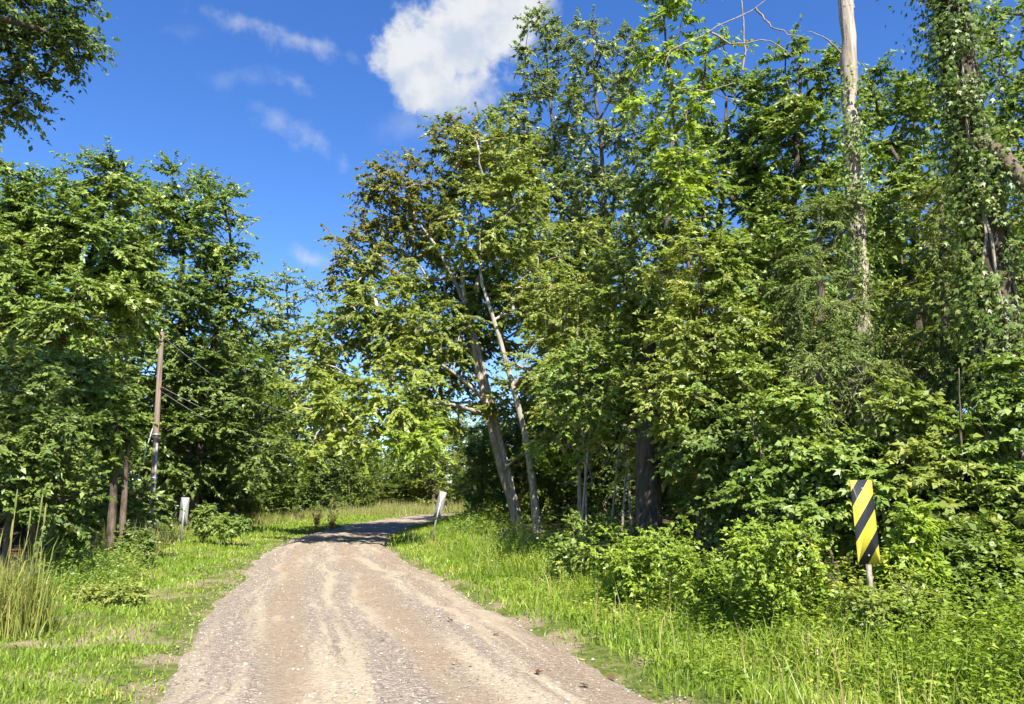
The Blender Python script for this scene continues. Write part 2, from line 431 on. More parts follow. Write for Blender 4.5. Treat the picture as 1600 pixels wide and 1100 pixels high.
# loose stones on the road
STONE, N = new_mat('stone')
geo = N.n('ShaderNodeNewGeometry')
finish(N, princ(N, N.ramp(geo.outputs['Random Per Island'], [(0, (.12, .10, .08)), (.4, (.24, .20, .155)), (.8, (.36, .32, .26)), (1, (.48, .45, .40))]), 0.9, 0.15))
n = 15000
y = rng.uniform(0, 1, n) ** 1.9 * 24 + 4.2
e = rng.beta(0.7, 1.5, n); sideL = rng.uniform(0, 1, n) < 0.62
u = np.where(sideL, e * 0.9, 1 - e * 0.9) + rng.normal(0, 0.03, n)
x = xl(y) + (xr(y) - xl(y)) * u; z = np.where((u > 0.02) & (u < 0.98), rz(x, y), gz(x, y))
s = rng.uniform(0.004, 0.012, n) * (1 + (rng.uniform(0, 1, n) < 0.06) * 0.9) * (1 + y * 0.02)
o = np.array([(1, 0, 0), (0, 1, 0), (-1, 0, 0), (0, -1, 0), (0, 0, .7), (0, 0, -.5)])
V = o[None] * s[:, None, None] * rng.uniform(0.6, 1.25, (n, 6, 1)); a = rng.uniform(0, 6.28, n); ca, sa = np.cos(a)[:, None], np.sin(a)[:, None]
V = np.stack([V[..., 0] * ca - V[..., 1] * sa, V[..., 0] * sa + V[..., 1] * ca, V[..., 2]], -1) + np.stack([x, y, z + s * 0.25], -1)[:, None]
T = np.array([(0, 1, 4), (1, 2, 4), (2, 3, 4), (3, 0, 4)])
b = MB(); b.add(V.reshape(-1, 3), tris=(T[None] + np.arange(n)[:, None, None] * 6).reshape(-1, 3))
tag(b.build('loose_gravel', STONE), 'loose pale gravel scattered over the dirt road and its edges', 'gravel', kind='stuff')


# ------------------------------------------------------------------ leaves and blades
def leaf_geo(mb, P, D, NN, L, Wd, m=0, lobed=False, fold=0.12, curl=0.15, tri=False):
    """P bases, D directions, NN normals, L lengths, Wd widths -> one folded leaf each"""
    n = len(P); D = norm(D); NN = norm(NN - D * np.sum(NN * D, -1, keepdims=True)); S = np.cross(D, NN)
    L = np.broadcast_to(L, (n,))[:, None]; Wd = np.broadcast_to(Wd, (n,))[:, None]
    if tri:
        V = np.stack([P + S * Wd * .5 + D * L * .12, P + D * L - NN * L * curl, P - S * Wd * .5 + D * L * .12], 1)
        mb.add(V.reshape(-1, 3), tris=np.arange(n * 3).reshape(n, 3), m=m)
    elif not lobed:
        V = np.stack([P, P + D * L * .42 + S * Wd * .5 + NN * Wd * fold, P + D * L - NN * L * curl, P + D * L * .42 - S * Wd * .5 + NN * Wd * fold], 1)
        mb.add(V.reshape(-1, 3), np.arange(n * 4).reshape(n, 4), m=m)
    else:
        V = [P, P + D * L * .45 + S * Wd * .2, P + D * L - NN * L * curl, P + D * L * .45 - S * Wd * .2,
             P + D * L * .12 + S * Wd * .25, P + D * L * .62 + S * Wd * .62 - NN * L * curl * .6,
             P + D * L * .12 - S * Wd * .25, P + D * L * .62 - S * Wd * .62 - NN * L * curl * .6]
        V = np.stack(V, 1)
        Q = np.array([(0, 1, 2, 3), (0, 4, 5, 1), (0, 3, 7, 6)])
        mb.add(V.reshape(-1, 3), (Q[None] + np.arange(n)[:, None, None] * 8).reshape(-1, 4), m=m)


def rnd(n): return rng.normal(0, 1, (n, 3))


LOBED = MB(); leaf_geo(LOBED, np.zeros((1, 3)), np.array([[0, 1., 0]]), np.array([[0, 0, 1.]]), 1.0, 1.0, lobed=True)
LEAFMESH = {}


def leaf_parts(parent, P, D, NN, L, mat, name='leaf'):
    """each leaf an object of its own, all sharing one mesh"""
    key = mat.name
    if key not in LEAFMESH: LEAFMESH[key] = LOBED.mesh('leaf', mat)
    import mathutils
    D = norm(D); NN = norm(NN - D * np.sum(NN * D, -1, keepdims=True)); S = np.cross(D, NN)
    for p, d, nn, s_, l in zip(P, D, NN, S, L):
        o = bpy.data.objects.new(name, LEAFMESH[key]); COL.objects.link(o); o.parent = parent
        o.matrix_local = mathutils.Matrix(((s_[0] * l, d[0] * l, nn[0] * l, p[0]), (s_[1] * l, d[1] * l, nn[1] * l, p[1]), (s_[2] * l, d[2] * l, nn[2] * l, p[2]), (0, 0, 0, 1)))


def woody(name, label, cat, base, stems, lobes, mats, bark, clumps=200, clump_r=0.8, twigs=7, per=16, leaf=0.13, asp=0.55,
          droop=0.15, flat=0.45, group=None, lobed=False, parts=0, shell=0.45, rk=0.02, up=0.9, twig_geo=True, rtip=0.03, crown_kind=None, wexp=0.72):
    """a tree or shrub: stems (points and radii in world metres), limbs grown to leaf clumps inside the lobes, leaves on twigs.
    lobes: (centre, (rx, ry, rz), material index)"""
    far = base[1] > 14 or base[1] == 0
    per = int(round(per * (2.55 if far else 1.45))); leaf = leaf * rng.uniform(.97, 1.03) * (0.92 if far else 0.95)
    base = np.asarray(base, float); root = empty(name, base); tag(root, label, cat, group)
    wood = MB(); nodes = []; nrad = []
    for pts, r0 in stems:
        P = spline(np.asarray(pts, float) - base, 18); R = r0 * (1 - np.linspace(0, 1, 18) ** 0.9) + rtip
        R[:2] *= [1.25, 1.08]
        P[1:-1] += rng.normal(0, r0 * 0.12, (16, 3)) * [1, 1, 0]
        wood.tube(P, R, 9, 0.06); nodes += list(P[3:]); nrad += list(R[3:])
    nt = len(nodes); par = [-1] * nt
    vols = np.array([np.prod(l[1]) ** wexp for l in lobes]); cnt = np.maximum(3, np.round(clumps * vols / vols.sum())).astype(int)
    C = []; O = []; M = []
    for (c, rad, mi), k in zip(lobes, cnt):
        d = norm(rnd(k)); rr = (shell + (1 - shell) * rng.uniform(0, 1, (k, 1)) ** 0.7)
        C.append(np.asarray(c) - base + d * rr * np.asarray(rad)); O.append(d); M += [mi] * k
    C = np.concatenate(C); O = np.concatenate(O); M = np.array(M)
    keep = (C[:, 2] > 0.12) & ((O[:, 1] < 0.35) | (rng.uniform(0, 1, len(C)) < (0.6 if base[1] else 1))); C, O, M = C[keep], O[keep], M[keep]
    tn = np.array(nodes[:nt]); dist = np.min(np.linalg.norm(C[:, None] - tn[None], axis=-1), 1)
    leafnode = []
    for i in np.argsort(dist):
        A = np.array(nodes); v = C[i] - A; dd = np.linalg.norm(v, axis=1) + 1e-6
        cost = dd * (1 + 0.9 * np.clip(-v[:, 2] / dd + 0.15, 0, 2)); j = int(np.argmin(cost))
        mid = A[j] * 0.5 + C[i] * 0.5 + np.array([0, 0, 0.08]) * dd[j] + rng.normal(0, 0.05 * dd[j], 3)
        nodes.append(mid); par.append(j); nodes.append(C[i]); par.append(len(nodes) - 2); leafnode.append((i, len(nodes) - 1))
    n_ = len(nodes); w = np.zeros(n_)
    for _, q in leafnode: w[q] = 1
    for q in range(n_ - 1, nt - 1, -1):
        if par[q] >= 0: w[par[q]] += w[q]
    nd = np.array(nodes)
    for i, q in leafnode:
        mid = par[q]; j = par[mid]; r1 = rk * math.sqrt(max(w[mid], 1)); r2 = rk * 0.55 * math.sqrt(max(w[q], 1))
        lim = nrad[j] * 0.75 if j < nt else 9; wood.tube([nd[j], nd[mid], nd[q]], [min(r1 * 1.15, lim), min(r1, lim), min(r2, lim)], 5, cap=False)
    # twigs
    k = twigs; n = len(C) * k
    cc = np.repeat(C, k, 0); oo = np.repeat(O, k, 0); mm = np.repeat(M, k)
    t = norm(oo * 0.55 + rnd(n) * [1, 1, flat]); ln_ = clump_r * rng.uniform(0.45, 1.15, n)
    ends = cc + t * ln_[:, None]; ends[:, 2] -= droop * ln_
    if twig_geo:
        s_ = norm(np.cross(t, [0, 0, 1.0])) * rk * 0.3; h = np.array([0, 0, rk * 0.3])
        V = np.stack([cc + s_, cc - s_ * .5 + h, cc - s_ * .5 - h, ends], 1)
        wood.add(V.reshape(-1, 3), tris=(np.array([(0, 1, 3), (1, 2, 3), (2, 0, 3)])[None] + np.arange(n)[:, None, None] * 4).reshape(-1, 3))
    wood.build('trunk', bark, root, smooth=True)
    # leaves
    nl = n * per; tt = np.repeat(t, per, 0); L_ = np.repeat(ln_, per); s = rng.uniform(0.12, 1.05, nl)
    P = np.repeat(cc, per, 0) + tt * (L_ * s)[:, None]; P[:, 2] -= droop * L_ * s ** 2
    lat = norm(np.cross(tt, [0, 0, 1.0])) * np.where(np.arange(nl) % 2, 1, -1)[:, None]
    D = norm(tt * 0.7 + lat * 0.8 + rnd(nl) * 0.35 + [0, 0, -0.18 - droop * 0.6]); NN = norm(np.array([0, 0, up * .5]) + sun_vec * 0.75 + np.repeat(oo, per, 0) * 0.35 + rnd(nl) * 0.45)
    LL = leaf * np.clip(rng.lognormal(-.05, .32, nl), .4, 1.7); mm = np.repeat(mm, per)
    sel = np.zeros(nl, bool)
    if parts:
        dcam = np.linalg.norm(P + base - [0, 0, EYE], axis=1) - rng.uniform(0, 1.0, nl) * clump_r; sel[np.argsort(dcam)[:parts]] = True
        leaf_parts(root, P[sel], D[sel], NN[sel], LL[sel] * 1.1, mats[0])
    cr = MB()
    for mi in range(len(mats)):
        q = (mm == mi) & ~sel
        if q.any(): leaf_geo(cr, P[q], D[q], NN[q], LL[q], LL[q] * asp * (1.5 if lobed else 1.25 if far else 1), m=mi, lobed=lobed, tri=far)
    co = cr.build('crown', mats, root)
    if parts or crown_kind: co['kind'] = 'stuff'
    return root


def lobe(px, py, Y, rx, ry, dep=None, mi=0):
    k = pxm(px, py, Y); return (at(px, py, Y), (rx * k, (dep if dep else rx * k * 0.9), ry * k), mi)


def gbase(px, Y):
    p = at(px, 775, Y); return np.array([p[0], Y, gz1(p[0], Y) - 0.03])


def stem_to(base, *pts): return [np.asarray(base) - [0, 0, 0.05]] + [at(*q) for q in pts]


# ------------------------------------------------------------------ trees on the right-hand side
b = gbase(812, 32)
woody('spreading_tree', 'large olive green tree with rusty top spreading over the bend of the dirt road', 'tree', b,
      [(stem_to(b, (788, 745, 31.8), (752, 600, 31), (735, 515, 30.5), (722, 430, 30), (735, 330, 30), (738, 225, 30)), 0.19),
       ([at(758, 625, 31.2), at(712, 585, 30.4), at(650, 545, 29), at(600, 500, 28.5)], 0.07), ([at(765, 650, 31.3), at(690, 630, 29), at(600, 640, 26.5), at(500, 670, 25)], 0.07),
       (stem_to(b + [.1, .2, 0], (740, 520, 30.6), (690, 400, 30), (640, 330, 30)), 0.11)],
      [lobe(640, 330, 31, 95, 90, mi=1), lobe(610, 300, 30, 60, 50, mi=1), lobe(745, 250, 31, 85, 75, mi=0), lobe(720, 230, 30, 50, 40, mi=1), lobe(560, 400, 29.5, 55, 75, mi=1), lobe(590, 510, 29, 105, 95), lobe(690, 430, 31.5, 105, 110), lobe(760, 470, 31.5, 70, 90), lobe(560, 470, 29, 70, 70),
       lobe(515, 630, 25.5, 75, 55, mi=3), lobe(475, 695, 24.5, 40, 30, mi=3), lobe(610, 630, 25.5, 95, 55, mi=3), lobe(570, 690, 25, 60, 35, mi=3), lobe(690, 620, 32, 85, 65), lobe(730, 540, 33, 80, 60), lobe(650, 530, 30, 80, 60), lobe(810, 400, 33, 80, 120),
       lobe(870, 690, 29, 45, 45, mi=2), lobe(660, 690, 24, 60, 30, mi=2), lobe(500, 560, 29, 60, 60), lobe(690, 510, 28, 60, 50), lobe(640, 570, 27, 50, 40, mi=3)],
      [LEAF['olive'], LEAF['rusty'], LEAF['lime'], LEAF['bright']], BARK['pale'], clumps=860, clump_r=0.9, twigs=7, per=11, leaf=0.15, asp=0.6, droop=0.28, flat=0.5, rk=0.015, shell=0.12)
b = gbase(840, 29.5)
woody('leaning_tree', 'slim pale-barked tree leaning left beside the bend, its trunk bare up to mid height', 'tree', b,
      [(stem_to(b, (828, 720, 29.3), (803, 610, 29), (770, 495, 28.6), (752, 430, 28.6), (748, 330, 28.6)), 0.145)],
      [lobe(800, 330, 29, 60, 90), lobe(840, 470, 29.5, 60, 60), lobe(850, 560, 28, 55, 45), lobe(810, 620, 31, 50, 40), lobe(880, 630, 27, 40, 35), lobe(735, 350, 28, 50, 70), lobe(770, 250, 29, 60, 60)], [LEAF['olive']], BARK['pale'], clumps=190, clump_r=0.9, twigs=6, per=14, leaf=0.15, rk=0.016)
b = gbase(905, 38)
woody('tall_tree', 'tall grey-green tree with feathery top standing before the white cloud', 'tree', b,
      [(stem_to(b, (900, 600, 38), (885, 400, 38), (865, 200, 38), (850, 40, 38)), 0.26)],
      [lobe(845, 70, 38, 38, 55), lobe(850, 190, 38, 62, 85), lobe(780, 200, 37, 45, 50), lobe(880, 330, 38, 80, 90), lobe(900, 480, 37, 75, 80), lobe(890, 600, 36, 60, 60), lobe(830, 300, 37, 60, 80), lobe(850, 430, 36.5, 70, 80)],
      [LEAF['grey']], BARK['brown'], clumps=330, clump_r=1.05, twigs=7, per=14, leaf=0.175, droop=0.25, flat=0.8, rk=0.016)
b = gbase(955, 36)
woody('tall_tree', 'tall grey-green tree with twin spires growing behind the bright lime sapling', 'tree', b,
      [(stem_to(b, (950, 600, 36), (950, 400, 36), (935, 200, 36), (925, 30, 36)), 0.27)],
      [lobe(920, 70, 36, 40, 55), lobe(975, 90, 37, 36, 70), lobe(940, 190, 36, 68, 85), lobe(960, 330, 36, 80, 95), lobe(965, 470, 35, 85, 80), lobe(940, 600, 34, 70, 60), lobe(1000, 250, 35, 60, 90), lobe(1005, 400, 34, 60, 80), lobe(910, 400, 33.5, 60, 70, mi=1), lobe(890, 510, 32.5, 60, 60, mi=1)],
      [LEAF['grey'], LEAF['olive']], BARK['brown'], clumps=340, clump_r=1.0, twigs=7, per=14, leaf=0.17, droop=0.25, flat=0.8, rk=0.016)
b = gbase(1013, 15)
woody('forest_tree', 'thick dark-trunked tree at the edge of the right-hand woods with olive crown', 'tree', b,
      [(stem_to(b, (1010, 700, 15), (1015, 560, 15.1), (1040, 380, 15.5), (1050, 200, 16)), 0.27)],
      [lobe(1000, 440, 15.5, 75, 80), lobe(1060, 560, 15, 85, 70), lobe(930, 590, 15.5, 70, 60, mi=1), lobe(1060, 300, 16, 70, 90, mi=1), lobe(985, 680, 16, 60, 45), lobe(1080, 690, 15, 60, 60)],
      [LEAF['olive'], LEAF['mid']], BARK['dark'], clumps=240, clump_r=0.62, twigs=7, per=15, leaf=0.10, rk=0.013)
b = gbase(1130, 19)
woody('forest_tree', 'broad mid-green tree of the right-hand woods reaching up beside the bare snag', 'tree', b,
      [(stem_to(b, (1130, 600, 19), (1125, 400, 19), (1135, 150, 19)), 0.22), (stem_to(b + [.3, .2, 0], (1190, 390, 18.5), (1130, 300, 18), (1090, 250, 18)), 0.10)],
      [lobe(1135, 170, 19, 70, 75), lobe(1110, 320, 19, 85, 95), lobe(1190, 260, 19, 60, 80), lobe(1160, 470, 18.5, 95, 95, mi=1), lobe(1120, 620, 18, 90, 75, mi=1)],
      [LEAF['mid'], LEAF['olive']], BARK['dark'], clumps=230, clump_r=0.75, twigs=7, per=15, leaf=0.115, rk=0.014)
b = gbase(1245, 18)
woody('forest_tree', 'mid-green tree growing close around the pale dead snag in the right-hand woods', 'tree', b,
      [(stem_to(b, (1245, 600, 18), (1240, 350, 18), (1250, 90, 18)), 0.2)],
      [lobe(1250, 120, 18, 55, 60), lobe(1235, 230, 18, 75, 80), lobe(1255, 370, 17.5, 80, 90), lobe(1215, 520, 17, 80, 80, mi=1), lobe(1390, 170, 19, 55, 70), lobe(1380, 300, 18, 60, 80)],
      [LEAF['mid'], LEAF['deep']], BARK['dark'], clumps=240, clump_r=0.7, twigs=7, per=15, leaf=0.115, rk=0.014)
b = gbase(1440, 20)
woody('forest_tree', 'pale green tree standing behind the vine-covered trunk', 'tree', b,
      [(stem_to(b, (1440, 600, 20), (1430, 350, 20), (1430, 150, 20)), 0.2)],
      [lobe(1430, 210, 20, 65, 75), lobe(1440, 350, 20, 80, 90), lobe(1420, 500, 19, 80, 80), lobe(1550, 250, 20, 70, 90), lobe(1560, 420, 20, 70, 80)],
      [LEAF['olive']], BARK['dark'], clumps=200, clump_r=0.8, twigs=7, per=14, leaf=0.12, rk=0.014)
b = gbase(1660, 13)
woody('forest_tree', 'yellow-green leafy tree right of the vine-covered trunk', 'tree', b,
      [(stem_to(b, (1650, 500, 13), (1630, 200, 13), (1600, -60, 13)), 0.16)],
      [lobe(1590, 60, 13, 60, 90), lobe(1620, 230, 13, 80, 90), lobe(1630, 420, 13, 90, 90), lobe(1570, 180, 13.5, 40, 50)],
      [LEAF['mid']], BARK['brown'], clumps=150, clump_r=0.55, twigs=7, per=12, leaf=0.10, rk=0.011)
# slender lime sapling whose big leaves stand out against the sky
b = gbase(1085, 13.5)
root = woody('lime_sapling', 'slender bright lime green sapling with large leaves rising against the sky', 'tree', b,
             [(stem_to(b, (1090, 600, 13.5), (1070, 350, 13.3), (1045, 120, 13), (1030, -60, 13)), 0.04)],
             [lobe(1035, 50, 13, 40, 70), lobe(1000, 170, 13, 32, 30), lobe(1075, 150, 13, 35, 45), lobe(1050, -30, 13, 60, 40), lobe(1060, 270, 13.2, 40, 60), lobe(1120, 90, 13, 28, 30)],
             [LEAF['lime']], BARK['brown'], clumps=85, clump_r=0.42, twigs=7, per=8, leaf=0.095, asp=0.75, rk=0.009, parts=220, rtip=0.012)
bl = MB()
for pts in ([(1045, 130, 12.8), (1044, 85, 12.7), (1110, 50, 12.5), (1180, 12, 12.3), (1215, -20, 12.2)], [(1043, 130, 12.8), (1060, 138, 12.6), (1105, 140, 12.5), (1150, 130, 12.4)],
            [(1160, 110, 12.5), (1164, 50, 12.4), (1158, 0, 12.3), (1155, -40, 12.3)], [(1110, 50, 12.5), (1150, 70, 12.4), (1195, 60, 12.2), (1240, 90, 12.1)], [(1180, 12, 12.3), (1210, 45, 12.3), (1260, 62, 12.2)]):
    P = spline([at(*q) - b for q in pts], 12); P[1:] += rng.normal(0, 0.02, (11, 3)); bl.tube(P, np.linspace(0.022, 0.006, 12), 5)
bl.build('bare_limb', BARK['twig'], root, smooth=True)

b = gbase(1105, 12.6)
woody('understorey_tree', 'leafy understorey tree filling the gap between the dark trunk and the cedars', 'tree', b,
      [(stem_to(b, (1105, 700, 12.6), (1100, 550, 12.6), (1095, 400, 12.6)), 0.07)],
      [lobe(1085, 420, 12.6, 65, 60), lobe(1110, 520, 12.4, 80, 65), lobe(1060, 620, 12.2, 65, 55), lobe(1150, 620, 12.2, 75, 60, mi=1), lobe(1180, 420, 12.8, 60, 60, mi=1)],
      [LEAF['olive'], LEAF['mid']], BARK['dark'], clumps=190, clump_r=0.5, twigs=7, per=13, leaf=0.088, rk=0.010, rtip=0.012)
b = gbase(905, 21)
woody('understorey_tree', 'thin pale green understorey tree right of the leaning pale trunk', 'tree', b,
      [(stem_to(b, (905, 700, 21), (900, 560, 21), (905, 450, 21)), 0.06)],
      [lobe(880, 480, 21, 55, 50), lobe(920, 580, 21, 65, 55), lobe(900, 670, 20.5, 50, 40), lobe(870, 690, 20.5, 38, 32, mi=1)],
      [LEAF['olive'], LEAF['lime']], BARK['twig'], clumps=90, clump_r=0.6, twigs=7, per=12, leaf=0.11, rk=0.010, rtip=0.012)

# dead snag
b = gbase(1352, 14.5)
root = empty('dead_snag', b); tag(root, 'pale barkless dead trunk with broken top rising above the woods', 'dead tree')
P = spline([b - [0, 0, .1], at(1352, 640, 14.6), at(1340, 400, 14.5), at(1330, 200, 14.4), at(1322, -2, 14.3)], 26) - b
P[1:-1] += rng.normal(0, 0.018, (24, 3)) * [1, 1, 0]
w = MB(); w.tube(P, np.linspace(0.22, 0.145, 26) * rng.uniform(.9, 1.1, 26), 12, 0.13, cap=False)
w.build('trunk', BARK['snag'], root, smooth=True)
for k in range(5):
    a = k / 5 * 6.28; t = MB(); c = P[-1] + np.array([math.cos(a), math.sin(a), 0]) * 0.09
    t.tube([c - [0, 0, .25], c, c + [rng.normal(0, .02), rng.normal(0, .02), rng.uniform(.06, .22)]], [0.075, 0.06, 0.008], 5, 0.1); t.build('splinter', BARK['snag'], root)
n = 5200; u = rng.beta(2.4, 1.5, n) * 0.86; a = rng.normal(4.6, 1.3, n); keep = vnoise(u * 18, a * 1.6, 19) > 0.12 + 0.42 * u; u, a = u[keep], a[keep]; n = len(u)
c = np.array([np.interp(u, np.linspace(0, 1, 26), P[:, q]) for q in range(3)]).T; out = np.stack([np.cos(a), np.sin(a), u * 0], -1); Pp = c + out * (0.19 + rng.gamma(1.5, .1, n))[:, None]
v = MB(); LL = rng.uniform(.05, .10, n); leaf_geo(v, Pp, norm(out * .5 + rnd(n) * .5 + [0, 0, -.6]), norm(out + rnd(n) * .4 + [0, 0, .5]), LL, LL * .7); v.build('vine_foliage', LEAF['mid'], root)['kind'] = 'stuff'
for px, py, dx, dy in ((1322, 90, -60, -40), (1340, 330, 50, -40)):
    q = at(px, py, 14.4) - b; e = at(px + dx, py + dy, 14.0) - b; t = MB()
    t.tube(spline([q, q * .45 + e * .55 + [0, 0, .12], e], 8) + np.vstack([np.zeros((1, 3)), rng.normal(0, .02, (7, 3))]), np.linspace(0.022, 0.005, 8), 5); t.build('bare_limb', BARK['twig'], root, smooth=True)

# vine-covered trunk
b = gbase(1572, 10.5)
root = empty('vined_tree', b); tag(root, 'massive trunk wrapped in climbing vines with a broken stub limb', 'tree')
path = [b - [0, 0, .1], at(1562, 600, 10.5), at(1545, 380, 10.5), at(1515, 200, 10.5), at(1485, 0, 10.5), at(1465, -160, 10.5)]
P = spline(path, 30) - b; P[1:-1] += rng.normal(0, 0.02, (28, 3)) * [1, 1, 0]
w = MB(); w.tube(P, np.linspace(0.27, 0.21, 30), 14, 0.07); w.build('trunk', BARK['vined'], root, smooth=True)
t = MB(); t.tube(spline([at(1525, 225, 10.4) - b, at(1560, 240, 10.2) - b, at(1585, 268, 10.0) - b, at(1640, 330, 9.7) - b], 10), np.linspace(0.14, 0.09, 10), 9, 0.06); t.build('stub_limb', BARK['brown'], root, smooth=True)
for k in range(9):
    a0 = rng.uniform(0, 6.28); tw = rng.uniform(-1.5, 1.5); u = np.linspace(0.05, 0.98, 22); c = np.array([np.interp(u, np.linspace(0, 1, 30), P[:, q]) for q in range(3)]).T
    rad = np.interp(u, [0, 1], [0.29, 0.23]) * rng.uniform(1.0, 1.1); an = a0 + tw * u + rng.normal(0, .12, 22)
    t = MB(); t.tube(c + np.stack([np.cos(an) * rad, np.sin(an) * rad, u * 0], -1), np.linspace(0.028, 0.012, 22), 5); t.build('vine', BARK['twig'], root, smooth=True)
n = 12000; u = rng.uniform(0.05, 1, n) ** 0.9; a = rng.normal(3.85, 1.15, n) + rng.uniform(-.5, .5, n); rad = 0.25 + rng.gamma(1.6, 0.12, n) * (0.55 + 0.9 * vnoise(u * 14, a * 1.5, 4))
c = np.array([np.interp(u, np.linspace(0, 1, 30), P[:, q]) for q in range(3)]).T; out = np.stack([np.cos(a), np.sin(a), u * 0], -1)
keep = vnoise(u * 22, a * 2.2, 9) > 0.24; n = int(keep.sum()); Pp = (c + out * rad[:, None])[keep]; out = out[keep]
D = norm(out * .5 + rnd(n) * .5 + [0, 0, -0.7]); NN = norm(out + rnd(n) * .4 + [0, 0, .5]); LL = rng.uniform(.05, .11, n)
order = np.argsort(np.linalg.norm(Pp + b - [0, 0, EYE], axis=1) + rng.uniform(0, .6, n)); sel = np.zeros(n, bool); sel[order[:200]] = True
leaf_parts(root, Pp[sel], D[sel], NN[sel], LL[sel] * 1.1, LEAF['deep'], 'vine_leaf')
v = MB(); leaf_geo(v, Pp[~sel], D[~sel], NN[~sel], LL[~sel], LL[~sel] * .8, lobed=True); v.build('vine_foliage', LEAF['deep'], root)['kind'] = 'stuff'

# cedars with feathery foliage
for px, Y, st, lbs, lab in (
        (1285, 12.5, [(1285, 600, 12.5), (1280, 330, 12.5)], [(1285, 360, 12.5, 50, 55), (1270, 470, 12.3, 85, 70), (1300, 570, 12, 100, 70), (1240, 610, 12.2, 70, 50)], 'feathery green cedar with drooping sprays before the pale snag'),
        (1480, 12.2, [(1480, 600, 12.2), (1470, 300, 12.2)], [(1460, 350, 12.2, 50, 70), (1470, 480, 12, 75, 65), (1540, 570, 11.5, 65, 50), (1450, 590, 11.6, 75, 50)], 'dark feathery cedar in front of the vine-covered trunk')):
    b = gbase(px, Y)
    root = woody('cedar_tree', lab, 'tree', b, [(stem_to(b, *st), 0.12)], [lobe(*q) for q in lbs], [LEAF['cedar']], BARK['brown'], clumps=110, clump_r=0.5, twigs=9, per=40, leaf=0.062, asp=0.22, droop=0.5, flat=0.5, rk=0.010, up=0.5)

    if px < 1400:
        t = MB(); c0 = at(1285, 590, 11.7) - b
        for k in range(70):
            p = c0 + rng.normal(0, .22, 3) * [1.3, .6, .7]; e = p + rng.normal(0, .3, 3) * [1, .5, .5] - [0, 0, rng.uniform(.1, .5)]; t.tube([p, (p + e) / 2 + rng.normal(0, .06, 3) + [0, 0, .06], e], [.006, .005, .003], 4)
        t.build('dead_twigs', BARK['twig'], root)

# understorey along the right-hand wood edge
UND = [
    (1140, 12.0, [(1130, 690, 12, 85, 60), (1160, 790, 11.8, 70, 60)], 'deep', 'dark leafy sapling thicket beside the thick dark tree trunk'),
    (1235, 10.6, [(1215, 650, 10.6, 60, 55), (1250, 720, 10.5, 75, 50), (1230, 800, 10.4, 85, 70)], 'mid', 'leafy thicket bush just behind the lime roadside shrub'),
    (1345, 10.2, [(1320, 720, 10.2, 60, 40), (1340, 780, 10, 70, 55)], 'mid', 'leafy bush directly behind the striped marker sign'),
    (1440, 9.8, [(1410, 650, 9.8, 45, 50), (1450, 720, 9.7, 70, 45), (1450, 800, 9.6, 75, 65)], 'olive', 'broad bush with layered leaves beside the striped marker sign'),
    (1545, 9.6, [(1530, 690, 9.6, 55, 45), (1560, 790, 9.5, 90, 60), (1605, 620, 9.4, 50, 70)], 'mid', 'tall leafy bush at the foot of the vine-covered trunk'),
    (1500, 9.0, [(1490, 880, 9, 75, 55)], 'deep', 'low dark green bush beneath the layered bushes'),
    (1600, 8.8, [(1600, 880, 8.8, 70, 50), (1640, 800, 8.8, 60, 60)], 'olive', 'dull olive bush at the end of the wood-edge row'),
]
for px, Y, lbs, mt, lab in UND:
    b = gbase(px, Y); st = []
    for k in range(4):
        e = lobe(*lbs[k % len(lbs)])[0] + rng.normal(0, .25, 3) + [0, 0, .4]; st.append(([b + rng.normal(0, .12, 3) * [1, 1, 0] - [0, 0, .05], (b + e) / 2 + rng.normal(0, .15, 3), e], 0.03))
    woody('wood_edge_bush', lab, 'bush', b, st, [lobe(*q) for q in lbs], [LEAF[mt]], BARK['brown'], clumps=120, clump_r=0.4, twigs=7, per=12, leaf=0.085, asp=0.7, droop=0.2, flat=0.35, rk=0.007,
          parts=160, shell=0.2, rtip=0.006)
# thin dead stems between the trunks
for k, (px, py, px2, py2, Y) in enumerate([(945, 830, 975, 640, 17), (985, 830, 970, 660, 18), (915, 820, 905, 620, 20), (965, 820, 990, 560, 19), (900, 820, 925, 640, 16.5)]):
    b = gbase(px, Y); t = MB(); P = spline([b - [0, 0, .05], at((px + px2) / 2 + 4, (py + py2) / 2, Y), at(px2, py2, Y)], 12) - b
    t.tube(P, np.linspace(0.035, 0.018, 12), 6, 0.08)
    for q in range(7):
        i = rng.integers(4, 12); d = norm(rnd(1) * [1, .6, .5])[0]; t.tube([P[i], P[i] + d * .4, P[i] + d * .8 + [0, 0, -.15]], [.014, .009, .004], 4)
    tag(t.build('dead_sapling', BARK['twig'], loc=b, smooth=True), 'thin bare dead stem standing among the shaded trunks of the right-hand woods', 'sapling', 'dead stems in the right-hand woods')

